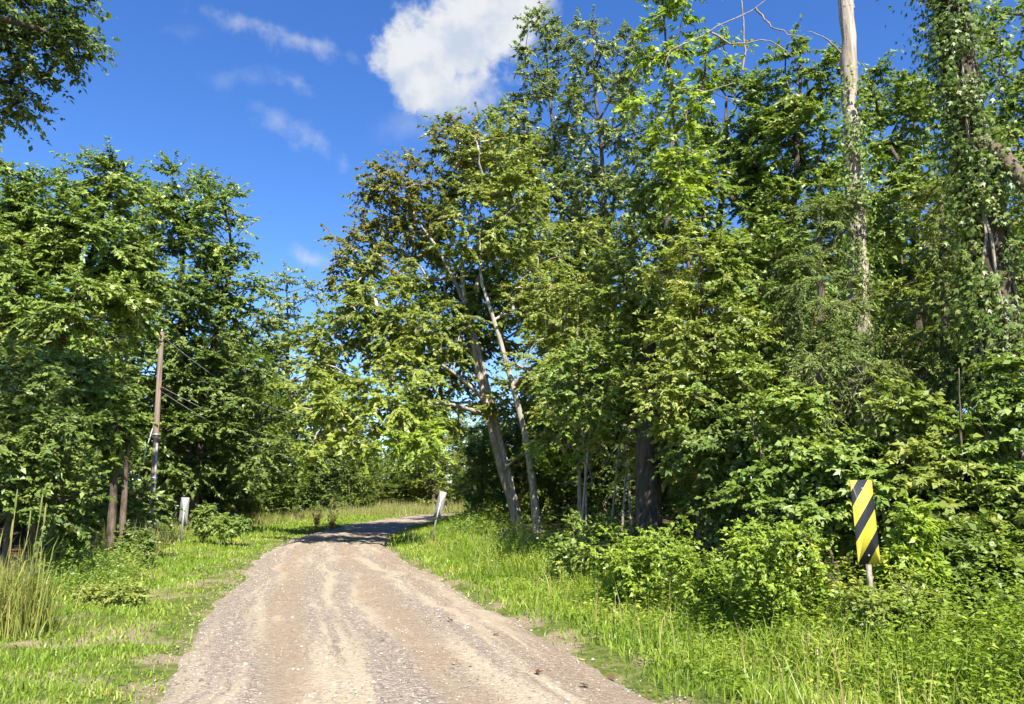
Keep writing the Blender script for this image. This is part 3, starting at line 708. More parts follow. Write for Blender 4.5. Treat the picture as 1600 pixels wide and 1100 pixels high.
# ------------------------------------------------------------------ trees on the left-hand side
b = gbase(82, 20)
woody('forest_tree', 'broad left-hand tree with dark forked trunk showing through its green crown', 'tree', b,
      [(stem_to(b, (88, 600, 20), (112, 480, 20), (150, 380, 20), (170, 290, 20)), 0.24), (stem_to(b + [.1, 0, 0], (84, 560, 20), (70, 470, 19.5), (40, 380, 19)), 0.16)],
      [lobe(165, 300, 20, 55, 50), lobe(70, 345, 20, 70, 65), lobe(150, 390, 19.5, 80, 70), lobe(50, 460, 19, 75, 60, mi=1), lobe(150, 490, 18.5, 85, 55, mi=1), lobe(20, 400, 19.5, 50, 60), lobe(200, 440, 20, 50, 60)],
      [LEAF['mid'], LEAF['mid']], BARK['dark'], clumps=320, clump_r=0.85, twigs=7, per=15, leaf=0.125, rk=0.014, droop=0.2)
b = gbase(-10, 25)
woody('forest_tree', 'rounded green tree at the far edge of the left-hand woods', 'tree', b,
      [(stem_to(b, (0, 500, 25), (10, 260, 25)), 0.25)],
      [lobe(15, 280, 25, 65, 55), lobe(-10, 390, 25, 80, 80), lobe(30, 520, 24, 80, 80)], [LEAF['mid']], BARK['dark'], clumps=130, clump_r=1.0, twigs=7, per=14, leaf=0.14, rk=0.016)
b = gbase(290, 33)
woody('forest_tree', 'tall domed tree of the left-hand woods standing behind the utility pole', 'tree', b,
      [(stem_to(b, (285, 600, 33), (285, 450, 33), (290, 290, 33)), 0.3), (stem_to(b + [.2, .2, 0], (330, 560, 33), (360, 420, 33), (355, 330, 33)), 0.2)],
      [lobe(285, 320, 33, 70, 62), lobe(240, 350, 33, 50, 60), lobe(345, 350, 33, 52, 72), lobe(270, 430, 32.5, 85, 80), lobe(375, 450, 33, 42, 75), lobe(320, 500, 32, 85, 80, mi=1), lobe(260, 560, 31.5, 80, 70, mi=1), lobe(350, 610, 32, 70, 70, mi=1), lobe(300, 690, 31.5, 70, 60, mi=1), lobe(400, 690, 33, 55, 60, mi=1)],
      [LEAF['mid'], LEAF['deep']], BARK['dark'], clumps=430, clump_r=1.05, twigs=7, per=15, leaf=0.155, rk=0.017)
b = gbase(452, 58)
woody('forest_tree', 'smaller far tree between the left woods and the spreading tree', 'tree', b,
      [(stem_to(b, (450, 600, 58), (448, 440, 58)), 0.28)],
      [lobe(455, 460, 58, 42, 42), lobe(425, 530, 57, 40, 50), lobe(470, 560, 57, 50, 50), lobe(440, 640, 56, 60, 60)], [LEAF['grey']], BARK['brown'], clumps=140, clump_r=1.2, twigs=7, per=13, leaf=0.2, rk=0.02)
b = gbase(180, 17)
woody('understorey_tree', 'small bright green tree whose sprays reach across the utility pole', 'tree', b,
      [(stem_to(b, (178, 740, 17), (165, 660, 17), (160, 580, 17)), 0.09), (stem_to(b + [.2, .1, 0], (200, 700, 17), (215, 610, 17)), 0.07)],
      [lobe(155, 600, 16.8, 52, 30), lobe(90, 590, 16.5, 50, 40), lobe(165, 670, 16.8, 40, 40), lobe(105, 680, 16.4, 55, 45)], [LEAF['mid']], BARK['brown'], clumps=150, clump_r=0.55, twigs=7, per=15, leaf=0.10, rk=0.011, droop=0.3, rtip=0.015)
b = gbase(20, 13.5)
woody('understorey_tree', 'low green tree behind the tall grass clump', 'tree', b,
      [(stem_to(b, (22, 740, 13.5), (20, 590, 13.5)), 0.08), (stem_to(b + [.3, .1, 0], (70, 720, 13.5), (80, 640, 13.5)), 0.06)],
      [lobe(20, 610, 13.5, 70, 55), lobe(70, 680, 13.2, 60, 55), lobe(0, 720, 13, 70, 60), lobe(90, 770, 13.4, 60, 50)], [LEAF['deep']], BARK['brown'], clumps=150, clump_r=0.55, twigs=7, per=14, leaf=0.095, rk=0.010, rtip=0.012)
b = gbase(150, 19)
woody('understorey_tree', 'shaded dark green shrub tree left of the utility pole base', 'tree', b,
      [(stem_to(b, (150, 780, 19), (150, 720, 19)), 0.07)], [lobe(150, 760, 19, 70, 55), lobe(200, 790, 20, 50, 40), lobe(100, 800, 18, 50, 40)], [LEAF['deep']], BARK['brown'], clumps=90, clump_r=0.6, twigs=7, per=13, leaf=0.11, rk=0.010, rtip=0.012)
# tall tree just outside the frame whose limb hangs into view
b = np.array([-9.8, 7.2, gz1(-9.8, 7.2) - .03])
woody('overhanging_tree', 'dark-leaved tall tree whose limbs hang into the sky over the left woods', 'tree', b,
      [([b, (-9.9, 7.2, 4), (-9.7, 7.4, 8), (-9.4, 7.6, 13)], 0.3), ([(-9.7, 7.4, 7.6), (-9.2, 9, 8.8), (-8.4, 11, 9.3), at(110, 60, 11.8)], 0.07), ([(-9.8, 7.3, 7), (-9.2, 9.5, 7.8), at(20, 130, 12)], 0.06)],
      [lobe(45, 25, 12, 75, 45), lobe(110, 70, 11.8, 36, 32), lobe(15, 105, 12, 45, 40), lobe(40, 155, 12, 25, 18), lobe(20, 20, 12.3, 60, 40), lobe(95, 20, 12, 50, 30), lobe(70, 90, 12, 40, 25), lobe(-30, 80, 12, 60, 60), lobe(0, 160, 12.2, 25, 22),
       ((-9.3, 7.6, 10.5), (3.2, 2.8, 2.6), 0), ((-11.5, 9.0, 9.0), (2.6, 2.4, 2.2), 0), ((-8.6, 8.8, 12.2), (2.6, 2.4, 1.8), 0), ((-12.8, 11.5, 8.0), (2.2, 2.2, 2.0), 0)],  # unseen crown lobes, added and sized to shade the foot of the left woods
      [LEAF['deep']], BARK['dark'], clumps=720, clump_r=0.5, twigs=7, per=7, leaf=0.10, asp=0.6, rk=0.008, droop=0.3, flat=0.5, wexp=0.45)

# ------------------------------------------------------------------ background woods: two kinds, copied
def bgtree(seed_px, kind, h):
    b = np.array([0, 0, 0.0])
    L = [((0, 0, h * .80), (h * .15, h * .15, h * .17), 0), ((h * .10, 0, h * .58), (h * .19, h * .17, h * .17), 0), ((-h * .12, h * .05, h * .52), (h * .17, h * .17, h * .17), 0), ((0, -h * .08, h * .34), (h * .20, h * .18, h * .15), 0), ((.05 * h, .02 * h, h * .16), (h * .17, h * .17, h * .12), 0)]
    return woody('woodland_tree', '', 'tree', b, [([b, (h * .01, 0, h * .4), (-h * .01, 0, h * .9)], h * .015)], L, [LEAF[kind]], BARK['brown'], clumps=210, clump_r=h * .062, twigs=7, per=11, leaf=h * .0125, asp=0.65, rk=0.02)


protos = {'mid': bgtree(0, 'mid', 17.0), 'deep': bgtree(0, 'deep', 16.0), 'olive': bgtree(0, 'olive', 15.0)}
used = set()


def plant_bg(kind, x, y, h, label, group, wide=1.0):
    o = protos[kind]
    if kind in used: o = copy_tree(o)
    used.add(kind)
    base_h = {'mid': 17., 'deep': 16., 'olive': 15.}[kind]
    o.location = (x, y, gz1(x, y) - 0.05); s = h / base_h; o.scale = (s * wide * rng.uniform(.9, 1.15), s * wide * rng.uniform(.9, 1.15), s); o.rotation_euler = (0, 0, rng.uniform(0, 6.28))
    tag(o, label, 'tree', group)


kinds = ['mid', 'deep', 'olive']
KW = {'mid': 'fresh green', 'deep': 'dark green', 'olive': 'olive-tinted'}
for k, (x, y, h) in enumerate([(-19, 24, 9), (-17.5, 32, 10), (-16.5, 39, 12), (-22, 40, 13), (-25, 31, 13), (-29, 38, 16), (-17, 47, 12), (-20, 55, 14), (-17, 64, 13), (-27, 50, 17), (-33, 28, 13), (-15.5, 74, 12), (-24, 68, 16), (-36, 46, 18),
                               (-18.5, 36, 7), (-20, 45, 8), (-22, 60, 10), (-15, 43, 5), (-15.5, 52, 6), (-16, 58, 6), (-14.5, 68, 6), (-21, 27, 6), (-24, 24, 7), (-40, 60, 18), (-30, 75, 18), (-19.5, 20.5, 5), (-15.2, 33, 7), (-14.8, 38, 8), (-17, 29, 7), (-18, 42, 9), (-15, 47, 8), (-20, 34, 9), (-22, 30, 9), (-15.5, 62, 8), (-13.5, 70, 7), (-23, 36, 10), (-17.5, 53, 9), (-26, 43, 12)]):
    plant_bg(kinds[k % 2], x, y, h, KW[kinds[k % 2]] + ' shaded tree in the dense woods behind the utility pole', 'trees of the left-hand woods')
for k, (x, y, h) in enumerate([(2.5, 40, 10), (5.5, 33, 11), (9, 27, 12), (13, 24, 12), (16, 19, 11), (8, 42, 15), (14, 36, 15), (19, 30, 15), (23, 24, 14), (20, 44, 20), (28, 36, 19), (3, 50, 13), (11, 54, 19), (13, 16, 8), (17, 13, 9), (6, 24, 7), (3.6, 30, 6.5),
                               (1.2, 36, 5), (4.5, 36, 6), (7, 30, 7), (10, 22, 7), (0.5, 44, 7), (2, 56, 9), (6, 48, 10), (17, 50, 18), (26, 52, 22), (30, 26, 16), (22, 17, 12), (9.5, 18, 6), (5.2, 20, 5), (-1.5, 39, 5.5), (0.8, 41, 7), (3, 37, 6), (-0.5, 47, 8), (1.8, 45, 9), (-2, 52, 7), (4, 42, 9)]):
    plant_bg(kinds[k % 3], x, y, h, KW[kinds[k % 3]] + ' background tree deep inside the right-hand woods', 'trees of the right-hand woods')
for k, (x, y, h) in enumerate([(-9, 88, 12), (-4, 97, 11), (3, 106, 14), (-13, 96, 16), (-20, 86, 17), (12, 118, 16), (-8, 112, 16), (-28, 84, 18), (2, 92, 8), (-6, 93, 6), (-1, 99, 6), (-11, 90, 6), (-16, 82, 7), (7, 108, 9), (20, 116, 14), (-3, 120, 16), (8, 128, 18), (-14, 120, 18), (26, 124, 18), (4, 101, 5), (-18, 100, 9), (-23, 104, 10), (-12, 104, 8), (-27, 96, 9), (-7, 102, 7), (-16, 110, 11), (-32, 106, 12), (-21, 92, 7), (-10, 98, 6), (1, 112, 9)]):
    plant_bg(['olive', 'mid'][k % 2], x, y, h, KW[['olive', 'mid'][k % 2]] + ' distant tree closing the view past the bend in the road', 'trees past the bend')

for k, (x, y, h) in enumerate([(-16, 88, 4), (-12.5, 91, 4.5), (-9, 95, 4), (-19, 94, 5), (-14.5, 98, 5), (-22.5, 90, 5), (-6, 99, 4.5), (-11, 103, 6), (-25, 98, 6), (-2.5, 104, 5), (-18.5, 105, 7), (1, 108, 5)]):
    plant_bg(['olive', 'mid'][k % 2], x, y, h, 'low bushy ' + KW[['olive', 'mid'][k % 2]] + ' thicket beyond the far verge of the bend', 'thicket past the bend', 2.3)

# ------------------------------------------------------------------ roadside shrubs
SHR = [
    (1005, 11.2, [(1000, 880, 11.2, 70, 50), (1030, 850, 11.2, 50, 35)], 'lime', 'fresh green fern-like shrub on the right bank, between marker sign and leaning tree', .06),
    (925, 14.5, [(925, 850, 14.5, 55, 35), (890, 860, 14.5, 35, 25)], 'mid', 'low green shrub near the brush of dead twigs', .06),
    (1215, 8.9, [(1215, 890, 8.9, 80, 65), (1190, 850, 8.9, 45, 35)], 'lime', 'rounded yellow-green shrub left of the striped marker sign', .055),
    (1110, 10, [(1110, 900, 10, 50, 40)], 'lime', 'small lime shrub between the two larger lime shrubs', .05),
    (1385, 7.9, [(1370, 945, 7.9, 60, 30), (1430, 930, 8.0, 40, 45)], 'olive', 'tangled vine mound at the foot of the striped marker sign', .05),
    (1430, 8.5, [(1420, 870, 8.5, 28, 60)], 'lime', 'upright lime vine climbing beside the striped marker sign', .075),
    (362, 25, [(362, 818, 25, 26, 10), (345, 812, 25.5, 10, 14)], 'mid', 'bushy weed right of the grey-backed marker panel', .07),
    (318, 26, [(318, 808, 26, 10, 18)], 'mid', 'upright green weed next to the grey-backed marker panel', .07),
    (215, 17, [(205, 850, 17, 26, 38)], 'deep', 'dark leafy weed beside the pole-foot dead weeds', .07),
    (120, 14, [(105, 850, 14, 18, 36)], 'mid', 'slim broadleaf weed growing behind the tall grass clump', .07),
    (150, 11.5, [(175, 930, 11.5, 40, 8)], 'olive', 'sprawling bramble on the left grass verge', .05),
    (720, 29, [(730, 825, 29, 30, 16)], 'mid', 'low shrub in shade behind the tilted marker panel', .08),
]
for px, Y, lbs, mt, lab, lf in SHR:
    b = gbase(px, Y); st = []
    for k in range(5):
        e = lobe(*lbs[k % len(lbs)])[0] + rng.normal(0, .18, 3); st.append(([b + rng.normal(0, .1, 3) * [1, 1, 0] - [0, 0, .05], (b + e) / 2 + rng.normal(0, .08, 3), e], 0.014))
    sub = []
    for q in lbs:
        c_, r_, m_ = lobe(*q)
        for w_ in range(5): sub.append((c_ + rng.uniform(-.75, .75, 3) * r_, np.asarray(r_) * rng.uniform(.3, .62), 0))
        sub.append((c_ - [0, 0, r_[2] * .4], np.asarray(r_) * [.85, .8, .6], 0))
    woody('roadside_shrub', lab, 'shrub', b, st, sub, [LEAF[mt]], BARK['brown'], clumps=120, clump_r=0.24 if Y < 20 else .3, twigs=6, per=9, leaf=lf, asp=0.5, droop=0.15, flat=0.9, rk=0.004, shell=0.2, rtip=0.004, crown_kind=True)

# ------------------------------------------------------------------ grass and weeds
def blades(mb, x, y, z, h, w, lean=0.35, m=0):
    far = y > 14
    if far.any() and not far.all() and len(x) > 5000:
        blades(mb, x[~far], y[~far], z[~far], h[~far], w[~far], lean, m); x, y, z, h, w = x[far], y[far], z[far], h[far], w[far]
    n = len(x); a = rng.uniform(0, 6.28, n); D = np.stack([np.cos(a), np.sin(a), a * 0], -1); a2 = rng.uniform(0, 6.28, n); S = np.stack([np.cos(a2), np.sin(a2), a2 * 0], -1) * (w * .5)[:, None]
    P = np.stack([x, y, z], -1); k = (lean * rng.gamma(2, .5, n))[:, None]; U = np.array([0, 0, 1.0]); h = h[:, None]
    V = np.stack([P - S, P + S, P + U * h * .55 + D * h * k * .3 + S * .8, P + U * h * .55 + D * h * k * .3 - S * .8, P + U * h * (1 - .3 * k.clip(0, 1)) + D * h * k], 1)
    if far.all():
        V = V[:, [0, 1, 4]]; mb.add(V.reshape(-1, 3), tris=np.arange(n * 3).reshape(n, 3), m=m); return
    i = np.arange(n)[:, None] * 5; mb.add(V.reshape(-1, 3), i + np.array([[0, 1, 2, 3]]), i + np.array([[3, 2, 4]]), m=m)


def scatter(n, y0, y1, lo, hi, power=2.2):
    y = y0 + (y1 - y0) * rng.uniform(0, 1, n) ** power; u = rng.uniform(0, 1, n); return lo(y) + (hi(y) - lo(y)) * u, y, u


# left verge: short grass with bare patches
x, y, u = scatter(72000, 3.5, 60, lambda y: lb(y) - .5, lambda y: xl(y) + .35)
bare = fbm(x * 0.9, y * 0.9, 21); edge = xl(y) - x
keep = (rng.uniform(0, 1, len(x)) < sstep(.34, .50, bare) * .8 + .2) & (rng.uniform(0, 1, len(x)) < .12 + sstep(-.3, .9, edge + (fbm(x * 2, y * 2, 5) - .5) * .8))
x, y, u, edge = x[keep], y[keep], u[keep], edge[keep]
h = (.045 + .06 * sstep(0, 2.5, edge) + .12 * sstep(.3, .0, u)) * rng.uniform(.5, 1.5, len(x)) * (.6 + .8 * fbm(x * .8, y * .8, 31)) * (1 + .012 * y)
g = MB(); blades(g, x, y, gz(x, y), h, (.006 + .0009 * y) * rng.uniform(.7, 1.3, len(x)), .6)
tag(g.build('verge_grass', GRASS), 'short patchy grass on the left shoulder of the dirt road', 'grass', kind='stuff')
# right bank: longer grass
x, y, u = scatter(80000, 3.2, 62, lambda y: xr(y) - .25, lambda y: rb(y) + .9)
edge = x - xr(y); keep = rng.uniform(0, 1, len(x)) < .05 + sstep(-.15, .55, edge + (fbm(x * 2, y * 2, 55) - .5) * .7)
x, y, edge = x[keep], y[keep], edge[keep]
h = (.09 + .22 * sstep(.1, 2.2, edge)) * rng.uniform(.5, 1.5, len(x)) * (.45 + 1.1 * fbm(x * .9, y * .9, 33)) * (1 + .008 * y)
g = MB(); blades(g, x, y, gz(x, y), h, (.007 + .0009 * y) * rng.uniform(.7, 1.3, len(x)), .55)
x, y, u = scatter(1100, 4, 30, lambda y: xr(y) + .5, lambda y: rb(y) + .6, 1.6)
gd = MB(); blades(gd, x, y, gz(x, y), rng.uniform(.25, .75, len(x)), .006 + .0006 * y, .35); tag(gd.build('dry_stalks', STRAW), 'thin dry stalks poking out of the right bank grass', 'grass', kind='stuff')
tag(g.build('bank_grass', GRASS), 'lush bright grass on the right bank of the road', 'grass', kind='stuff')
# tall straw-tinted weeds: along both wood edges and the far verge
g = MB()
x, y, u = scatter(11000, 17, 75, lambda y: lb(y) - 1.6, lambda y: lb(y) + 1.3, 1.3)
blades(g, x, y, gz(x, y), rng.uniform(.3, .95, len(x)) * (.5 + fbm(x * .5, y * .5, 44)), (.010 + .0007 * y) * np.ones(len(x)), .3)
x = rng.uniform(-15, 12, 9000); y = rng.uniform(62, 92, 9000); kk = (x < xl(y) - 1.0) | (x > xr(y) + 1); x, y = x[kk], y[kk]
blades(g, x, y, gz(x, y), rng.uniform(.4, 1.15, len(x)), .06 * np.ones(len(x)), .3)
tag(g.build('tall_weeds', STRAW), 'tall straw-tinted weeds along the wood edge and past the bend', 'weeds', kind='stuff')
x, y, u = scatter(15000, 13, 75, lambda y: lb(y) - 1.4, lambda y: lb(y) + 0.9, 1.3)
g = MB(); blades(g, x, y, gz(x, y), rng.uniform(.15, .55, len(x)) * (.5 + fbm(x * .5, y * .5, 47)), (.010 + .0008 * y) * np.ones(len(x)), .45)
tag(g.build('green_weeds', GRASS), 'green weeds fringing the shaded left woods', 'weeds', kind='stuff')


# broadleaf ground cover on the right bank
def herbs(x, y, hmax, lf, per):
    n = len(x); z = gz(x, y); s = rng.uniform(.15, 1, (n, per)); a = rng.uniform(0, 6.28, (n, per)); hh = hmax[:, None]
    ld = rng.normal(0, .25, (n, 2)); P = np.stack([x[:, None] + ld[:, :1] * hh * s + rng.normal(0, .02, (n, per)), y[:, None] + ld[:, 1:] * hh * s + rng.normal(0, .02, (n, per)), z[:, None] + hh * s], -1).reshape(-1, 3)
    D = np.stack([np.cos(a), np.sin(a), rng.uniform(-.3, .5, (n, per))], -1).reshape(-1, 3); NN = norm(np.array([0, 0, 1.]) + rnd(n * per) * .4)
    L = lf * rng.uniform(.6, 1.4, n * per); mb = MB(); leaf_geo(mb, P, D, NN, L, L * .45); return mb


x, y, u = scatter(8000, 4, 40, lambda y: xr(y) + .4, lambda y: rb(y) + 1.3, 1.8)
edge = x - xr(y); keep = rng.uniform(0, 1, len(x)) < sstep(.1, 1.9, edge + (fbm(x * 1.2, y * 1.2, 71) - .5) * 2.5); x, y, edge = x[keep], y[keep], edge[keep]
tag(herbs(x, y, (.2 + .5 * sstep(.6, 3.0, edge) + .35 * sstep(-1.2, .4, x - rb(y))) * rng.uniform(.5, 1.3, len(x)) * (.45 + 1.1 * fbm(x, y, 73)), .055, 13).build('ground_cover', LEAF['ground']), 'tangled broadleaf ground cover over the right bank', 'ground cover', kind='stuff')
x, y, u = scatter(1700, 12, 45, lambda y: lb(y) - 1.2, lambda y: lb(y) + 1.2, 1.6)
tag(herbs(x, y, rng.uniform(.2, .8, len(x)), .065, 15).build('ground_cover', LEAF['mid']), 'leafy herbs along the foot of the left woods', 'ground cover', kind='stuff')
x = rng.uniform(3, 14, 1600); y = rng.uniform(7, 26, 1600); kk = x > rb(y) + .4
tag(herbs(x[kk], y[kk], rng.uniform(.2, .9, kk.sum()), .09, 14).build('ground_cover', LEAF['deep']), 'dark undergrowth on the floor of the right-hand woods', 'undergrowth', kind='stuff')

x, y, u = scatter(1500, 5.5, 20, lambda y: rb(y) - 1.3, lambda y: rb(y) + .7, 1.2)
tag(herbs(x, y, rng.uniform(.4, 1.0, len(x)) * (.5 + fbm(x * .8, y * .8, 91)), .06, 14).build('ground_cover', LEAF['lime']), 'tall lime green weeds between the roadside shrubs of the right bank', 'weeds', kind='stuff')

# tall grass clump on the left
b = np.array([*(at(32, 775, 9.2)[:2]), 0.0]); b[2] = gz1(b[0], b[1]) - .02
root = empty('tall_grass_clump', b); tag(root, 'tall pale green clump of cane grass with tan seed heads on the left bank', 'grass clump')
for k in range(80):
    p = rng.normal(0, .16, 3) * [1.25, 1, 0]; h = rng.uniform(.55, 1.35); a = rng.uniform(0, 6.28); d = np.array([math.cos(a), math.sin(a), 0]); kx = rng.uniform(.05, .45)
    P = np.array([p, p + [0, 0, h * .45] + d * h * kx * .2, p + [0, 0, h * .8] + d * h * kx * .55, p + [0, 0, h * (.98 - kx * .3)] + d * h * kx]); s = np.array([-d[1], d[0], 0]) + rng.normal(0, .4, 3) * [1, 1, 0]; s = s / np.linalg.norm(s)
    wd = rng.uniform(.010, .017); V = np.concatenate([[P[i] - s * wd * w_ * .5, P[i] + s * wd * w_ * .5] for i, w_ in enumerate((1, 1.1, .8))] + [[P[3]]]); t = MB(); t.add(V, [(0, 1, 3, 2), (2, 3, 5, 4)], [(4, 5, 6)]); t.build('blade', REED, root)
g = MB(); n = 1500; blades(g, rng.normal(0, .22, n), rng.normal(0, .22, n), np.zeros(n), rng.uniform(.25, 1.0, n), np.full(n, .011), .35); g.build('inner_blades', REED, root)['kind'] = 'stuff'
for px, py, dx in ((27, 768, 0.0), (66, 776, .1), (48, 800, .1), (72, 790, .14), (20, 815, -.05)):
    e = at(px, py, 9.2) - b; s0 = np.array([e[0] * .6, rng.normal(0, .06), 0]); t = MB(); P = spline([s0, s0 * .4 + e * .6, e - [0, 0, .22]], 8); t.tube(P, np.linspace(.007, .004, 8), 5); st = t.build('stalk', STRAW, root)
    t = MB(); t.tube([P[-1], P[-1] + [0, 0, .06], P[-1] + [0, 0, .16], P[-1] + [0, 0, .25]], [.005, .013, .011, .003], 6, .15); t.build('seed_head', STRAW, st)

# reddish weeds on the far verge, dead weeds by the pole, dead twig brush
for px, Y, lab in ((497, 36, 'rusty red dried weed standing on the far left verge'), (520, 36.5, 'rusty red dried weed standing on the far left verge')):
    b = gbase(px, Y); t = MB()
    for k in range(9):
        e = np.array([rng.normal(0, .16), rng.normal(0, .12), rng.uniform(.5, 1.1)]); t.tube([(0, 0, 0), e * .5 + rng.normal(0, .03, 3), e], [.012, .01, .004], 4)
        n = 26; u = rng.uniform(.35, 1, n)[:, None]; leaf_geo(t, e * u + rng.normal(0, .03, (n, 3)), rnd(n), rnd(n), .09, .04)
    tag(t.build('dried_weed', RUST, loc=b), lab, 'weed', 'rusty dried weeds')
b = gbase(236, 25); t = MB()
for k in range(60):
    a = rng.uniform(0, 6.28); l = rng.uniform(.5, 1.25); e = np.array([math.cos(a) * l * .5, math.sin(a) * l * .5, l]); t.tube([(0, 0, 0), e * .5 + rng.normal(0, .06, 3), e], [.01, .007, .003], 4)
    for q in range(4): f = e * rng.uniform(.4, .9); t.tube([f, f + rng.normal(0, .15, 3)], [.005, .002], 3)
tag(t.build('dead_weed', BARK['twig'], loc=b), 'spray of dead purplish-brown twigs at the foot of the utility pole', 'weed')
b = gbase(808, 23); t = MB()
for k in range(120):
    p = rng.normal(0, .5, 3) * [1.2, .6, 0]; e = p + rng.normal(0, .45, 3) * [1, .8, 0] + [0, 0, rng.uniform(.1, .75)]; t.tube([p, (p + e) / 2 + rng.normal(0, .07, 3), e], [.010, .007, .003], 4)
tag(t.build('brush_pile', BARK['twig'], loc=b), 'tangle of grey dead twigs at the base of the leaning tree', 'brush', kind='stuff')

# fallen leaves on the road
fm, N = new_mat('fallen_leaf_brown'); finish(N, princ(N, N.ramp(N.n('ShaderNodeObjectInfo').outputs['Random'], [(0, (.085, .03, .018)), (.6, (.14, .055, .03)), (1, (.11, .055, .035))]), .7, .2))
fy, N = new_mat('fallen_leaf_yellow'); finish(N, princ(N, (.45, .48, .12), .7, .2))
fl = {}
for k, (px, py) in enumerate([(704, 977), (776, 999), (843, 1061), (911, 1081), (953, 1056), (966, 1042), (598, 1008), (910, 1027)]):
    p = on_ground(px, py); yel = k == 7; mt = fy if yel else fm
    if mt.name not in fl:
        t = MB(); leaf_geo(t, np.array([[0, -.5, 0.]]), np.array([[0, 1., 0]]), np.array([[0, 0, 1.]]), 1, 1.0, lobed=True, fold=.3, curl=-.15); fl[mt.name] = t.mesh('fallen_leaf', mt)
    o = bpy.data.objects.new('fallen_leaf', fl[mt.name]); COL.objects.link(o); zz = float(rz(np.array([p[0]]), np.array([p[1]]))[0])
    o.location = (p[0], p[1], zz + .025); o.scale = [rng.uniform(.075, .11)] * 3; o.rotation_euler = (rng.normal(0, .25), rng.normal(0, .25), rng.uniform(0, 6.28))
    if yel: tag(o, 'pale yellow-green fallen leaf by the right grass edge', 'leaf')
    else: tag(o, 'curled red-brown fallen leaf lying on the gravel', 'leaf', 'fallen leaves on the road')

# ------------------------------------------------------------------ signs
def simple(name, col, rough=.6, metal=0., spec=.3, nscale=25, var=.25):
    m, N = new_mat(name); co = N.n('ShaderNodeTexCoord').outputs['Object']; n = N.noise(co, nscale, 5, .65)
    c = N.mix(N.smooth(n, .35, .7), col, [q * (1 - var) for q in col]); finish(N, princ(N, c, rough, spec, metal, nrm=bump(N, n, .2, .003))); return m


STEEL = simple('galvanised_steel', (.42, .42, .41), .5, .5)
PANELBACK = simple('panel_back', (.25, .25, .235), .55, .2, nscale=9, var=.2)
POSTW = simple('weathered_post', (.42, .36, .29), .85, nscale=14, var=.45)
sm, N = new_mat('marker_stripes')
co = N.n('ShaderNodeTexCoord').outputs['Object']; sp = N.n('ShaderNodeSeparateXYZ'); N.put(sp.inputs[0], co)
v = N.math('FRACT', N.math('DIVIDE', N.math('ADD', N.math('SUBTRACT', sp.outputs[2], N.math('MULTIPLY', sp.outputs[0], 1.18)), 2.0 + .048), .372))
blk = N.smooth(v, .565, .575); sc = N.noise(co, 40, 5, .7); di = N.noise(co, 7, 4, .6)
yel = N.mix(N.smooth(di, .4, .7), (.58, .46, .045), (.48, .37, .045)); kb = N.mix(N.smooth(sc, .62, .72), (.018, .020, .026), (.10, .10, .10))
c = N.mix(blk, yel, kb); c = N.mix(N.math('MULTIPLY', N.smooth(sc, .68, .74), .7), c, (.16, .09, .04))
finish(N, princ(N, c, .5, .35))


def plate(w, h, t, r=.02, n=5):
    """rounded-corner panel, standing on z = 0, facing -y"""
    pts = []
    for cx, cz, a0 in ((w / 2 - r, h - r, 0), (-w / 2 + r, h - r, 90), (-w / 2 + r, r, 180), (w / 2 - r, r, 270)):
        for k in range(n): a = math.radians(a0 + 90 * k / (n - 1)); pts.append((cx + r * math.cos(a), cz + r * math.sin(a)))
    k = len(pts); V = [(x, 0, z) for x, z in pts] + [(x, t, z) for x, z in pts] + [(0, 0, h / 2), (0, t, h / 2)]
    Q = [(i, (i + 1) % k, k + (i + 1) % k, k + i) for i in range(k)]; T = [((i + 1) % k, i, 2 * k) for i in range(k)] + [(k + i, k + (i + 1) % k, 2 * k + 1) for i in range(k)]
    mb = MB(); mb.add(V, Q, T); return mb


def upost(h, w=.052, d=.03):
    """U-channel post"""
    mb = MB(); mb.box((-w / 2, 0, 0), (w / 2, .006, h)); mb.box((-w / 2, .0062, 0), (-w / 2 + .008, d, h)); mb.box((w / 2 - .008, .0062, 0), (w / 2, d, h)); return mb


def bolt(mb, x, y, z, s=.011):
    a = np.arange(6) / 6 * 6.283; V = [(x + s * math.cos(q), y, z + s * math.sin(q)) for q in a] + [(x + s * .8 * math.cos(q), y - .008, z + s * .8 * math.sin(q)) for q in a] + [(x, y - .009, z)]
    mb.add(V, [(i, (i + 1) % 6, 6 + (i + 1) % 6, 6 + i) for i in range(6)], [(6 + i, 6 + (i + 1) % 6, 12) for i in range(6)])


Y = 8.2; top = at(1343, 750, Y); low = at(1355, 881, Y); b = gbase(1352, Y); hp = low[2] - b[2]; H = (top[2] - low[2])
root = empty('object_marker_sign', b, math.radians(-20)); tag(root, 'yellow and black diagonally striped marker sign standing in the right bank weeds', 'sign')
root.rotation_euler = (0, math.radians(-1.2), math.radians(17))
o = plate(.285, H, .004, .022).build('panel', sm, root, loc=(0, 0, hp)); o.data.transform
upost(hp + H - .03).build('post', POSTW, root, loc=(0, .0065, -.3 + .3))
for z in (.09, .82):
    t = MB(); bolt(t, 0, 0, 0); t.build('bolt', STEEL, root, loc=(0, -.001, hp + z * H / .914))
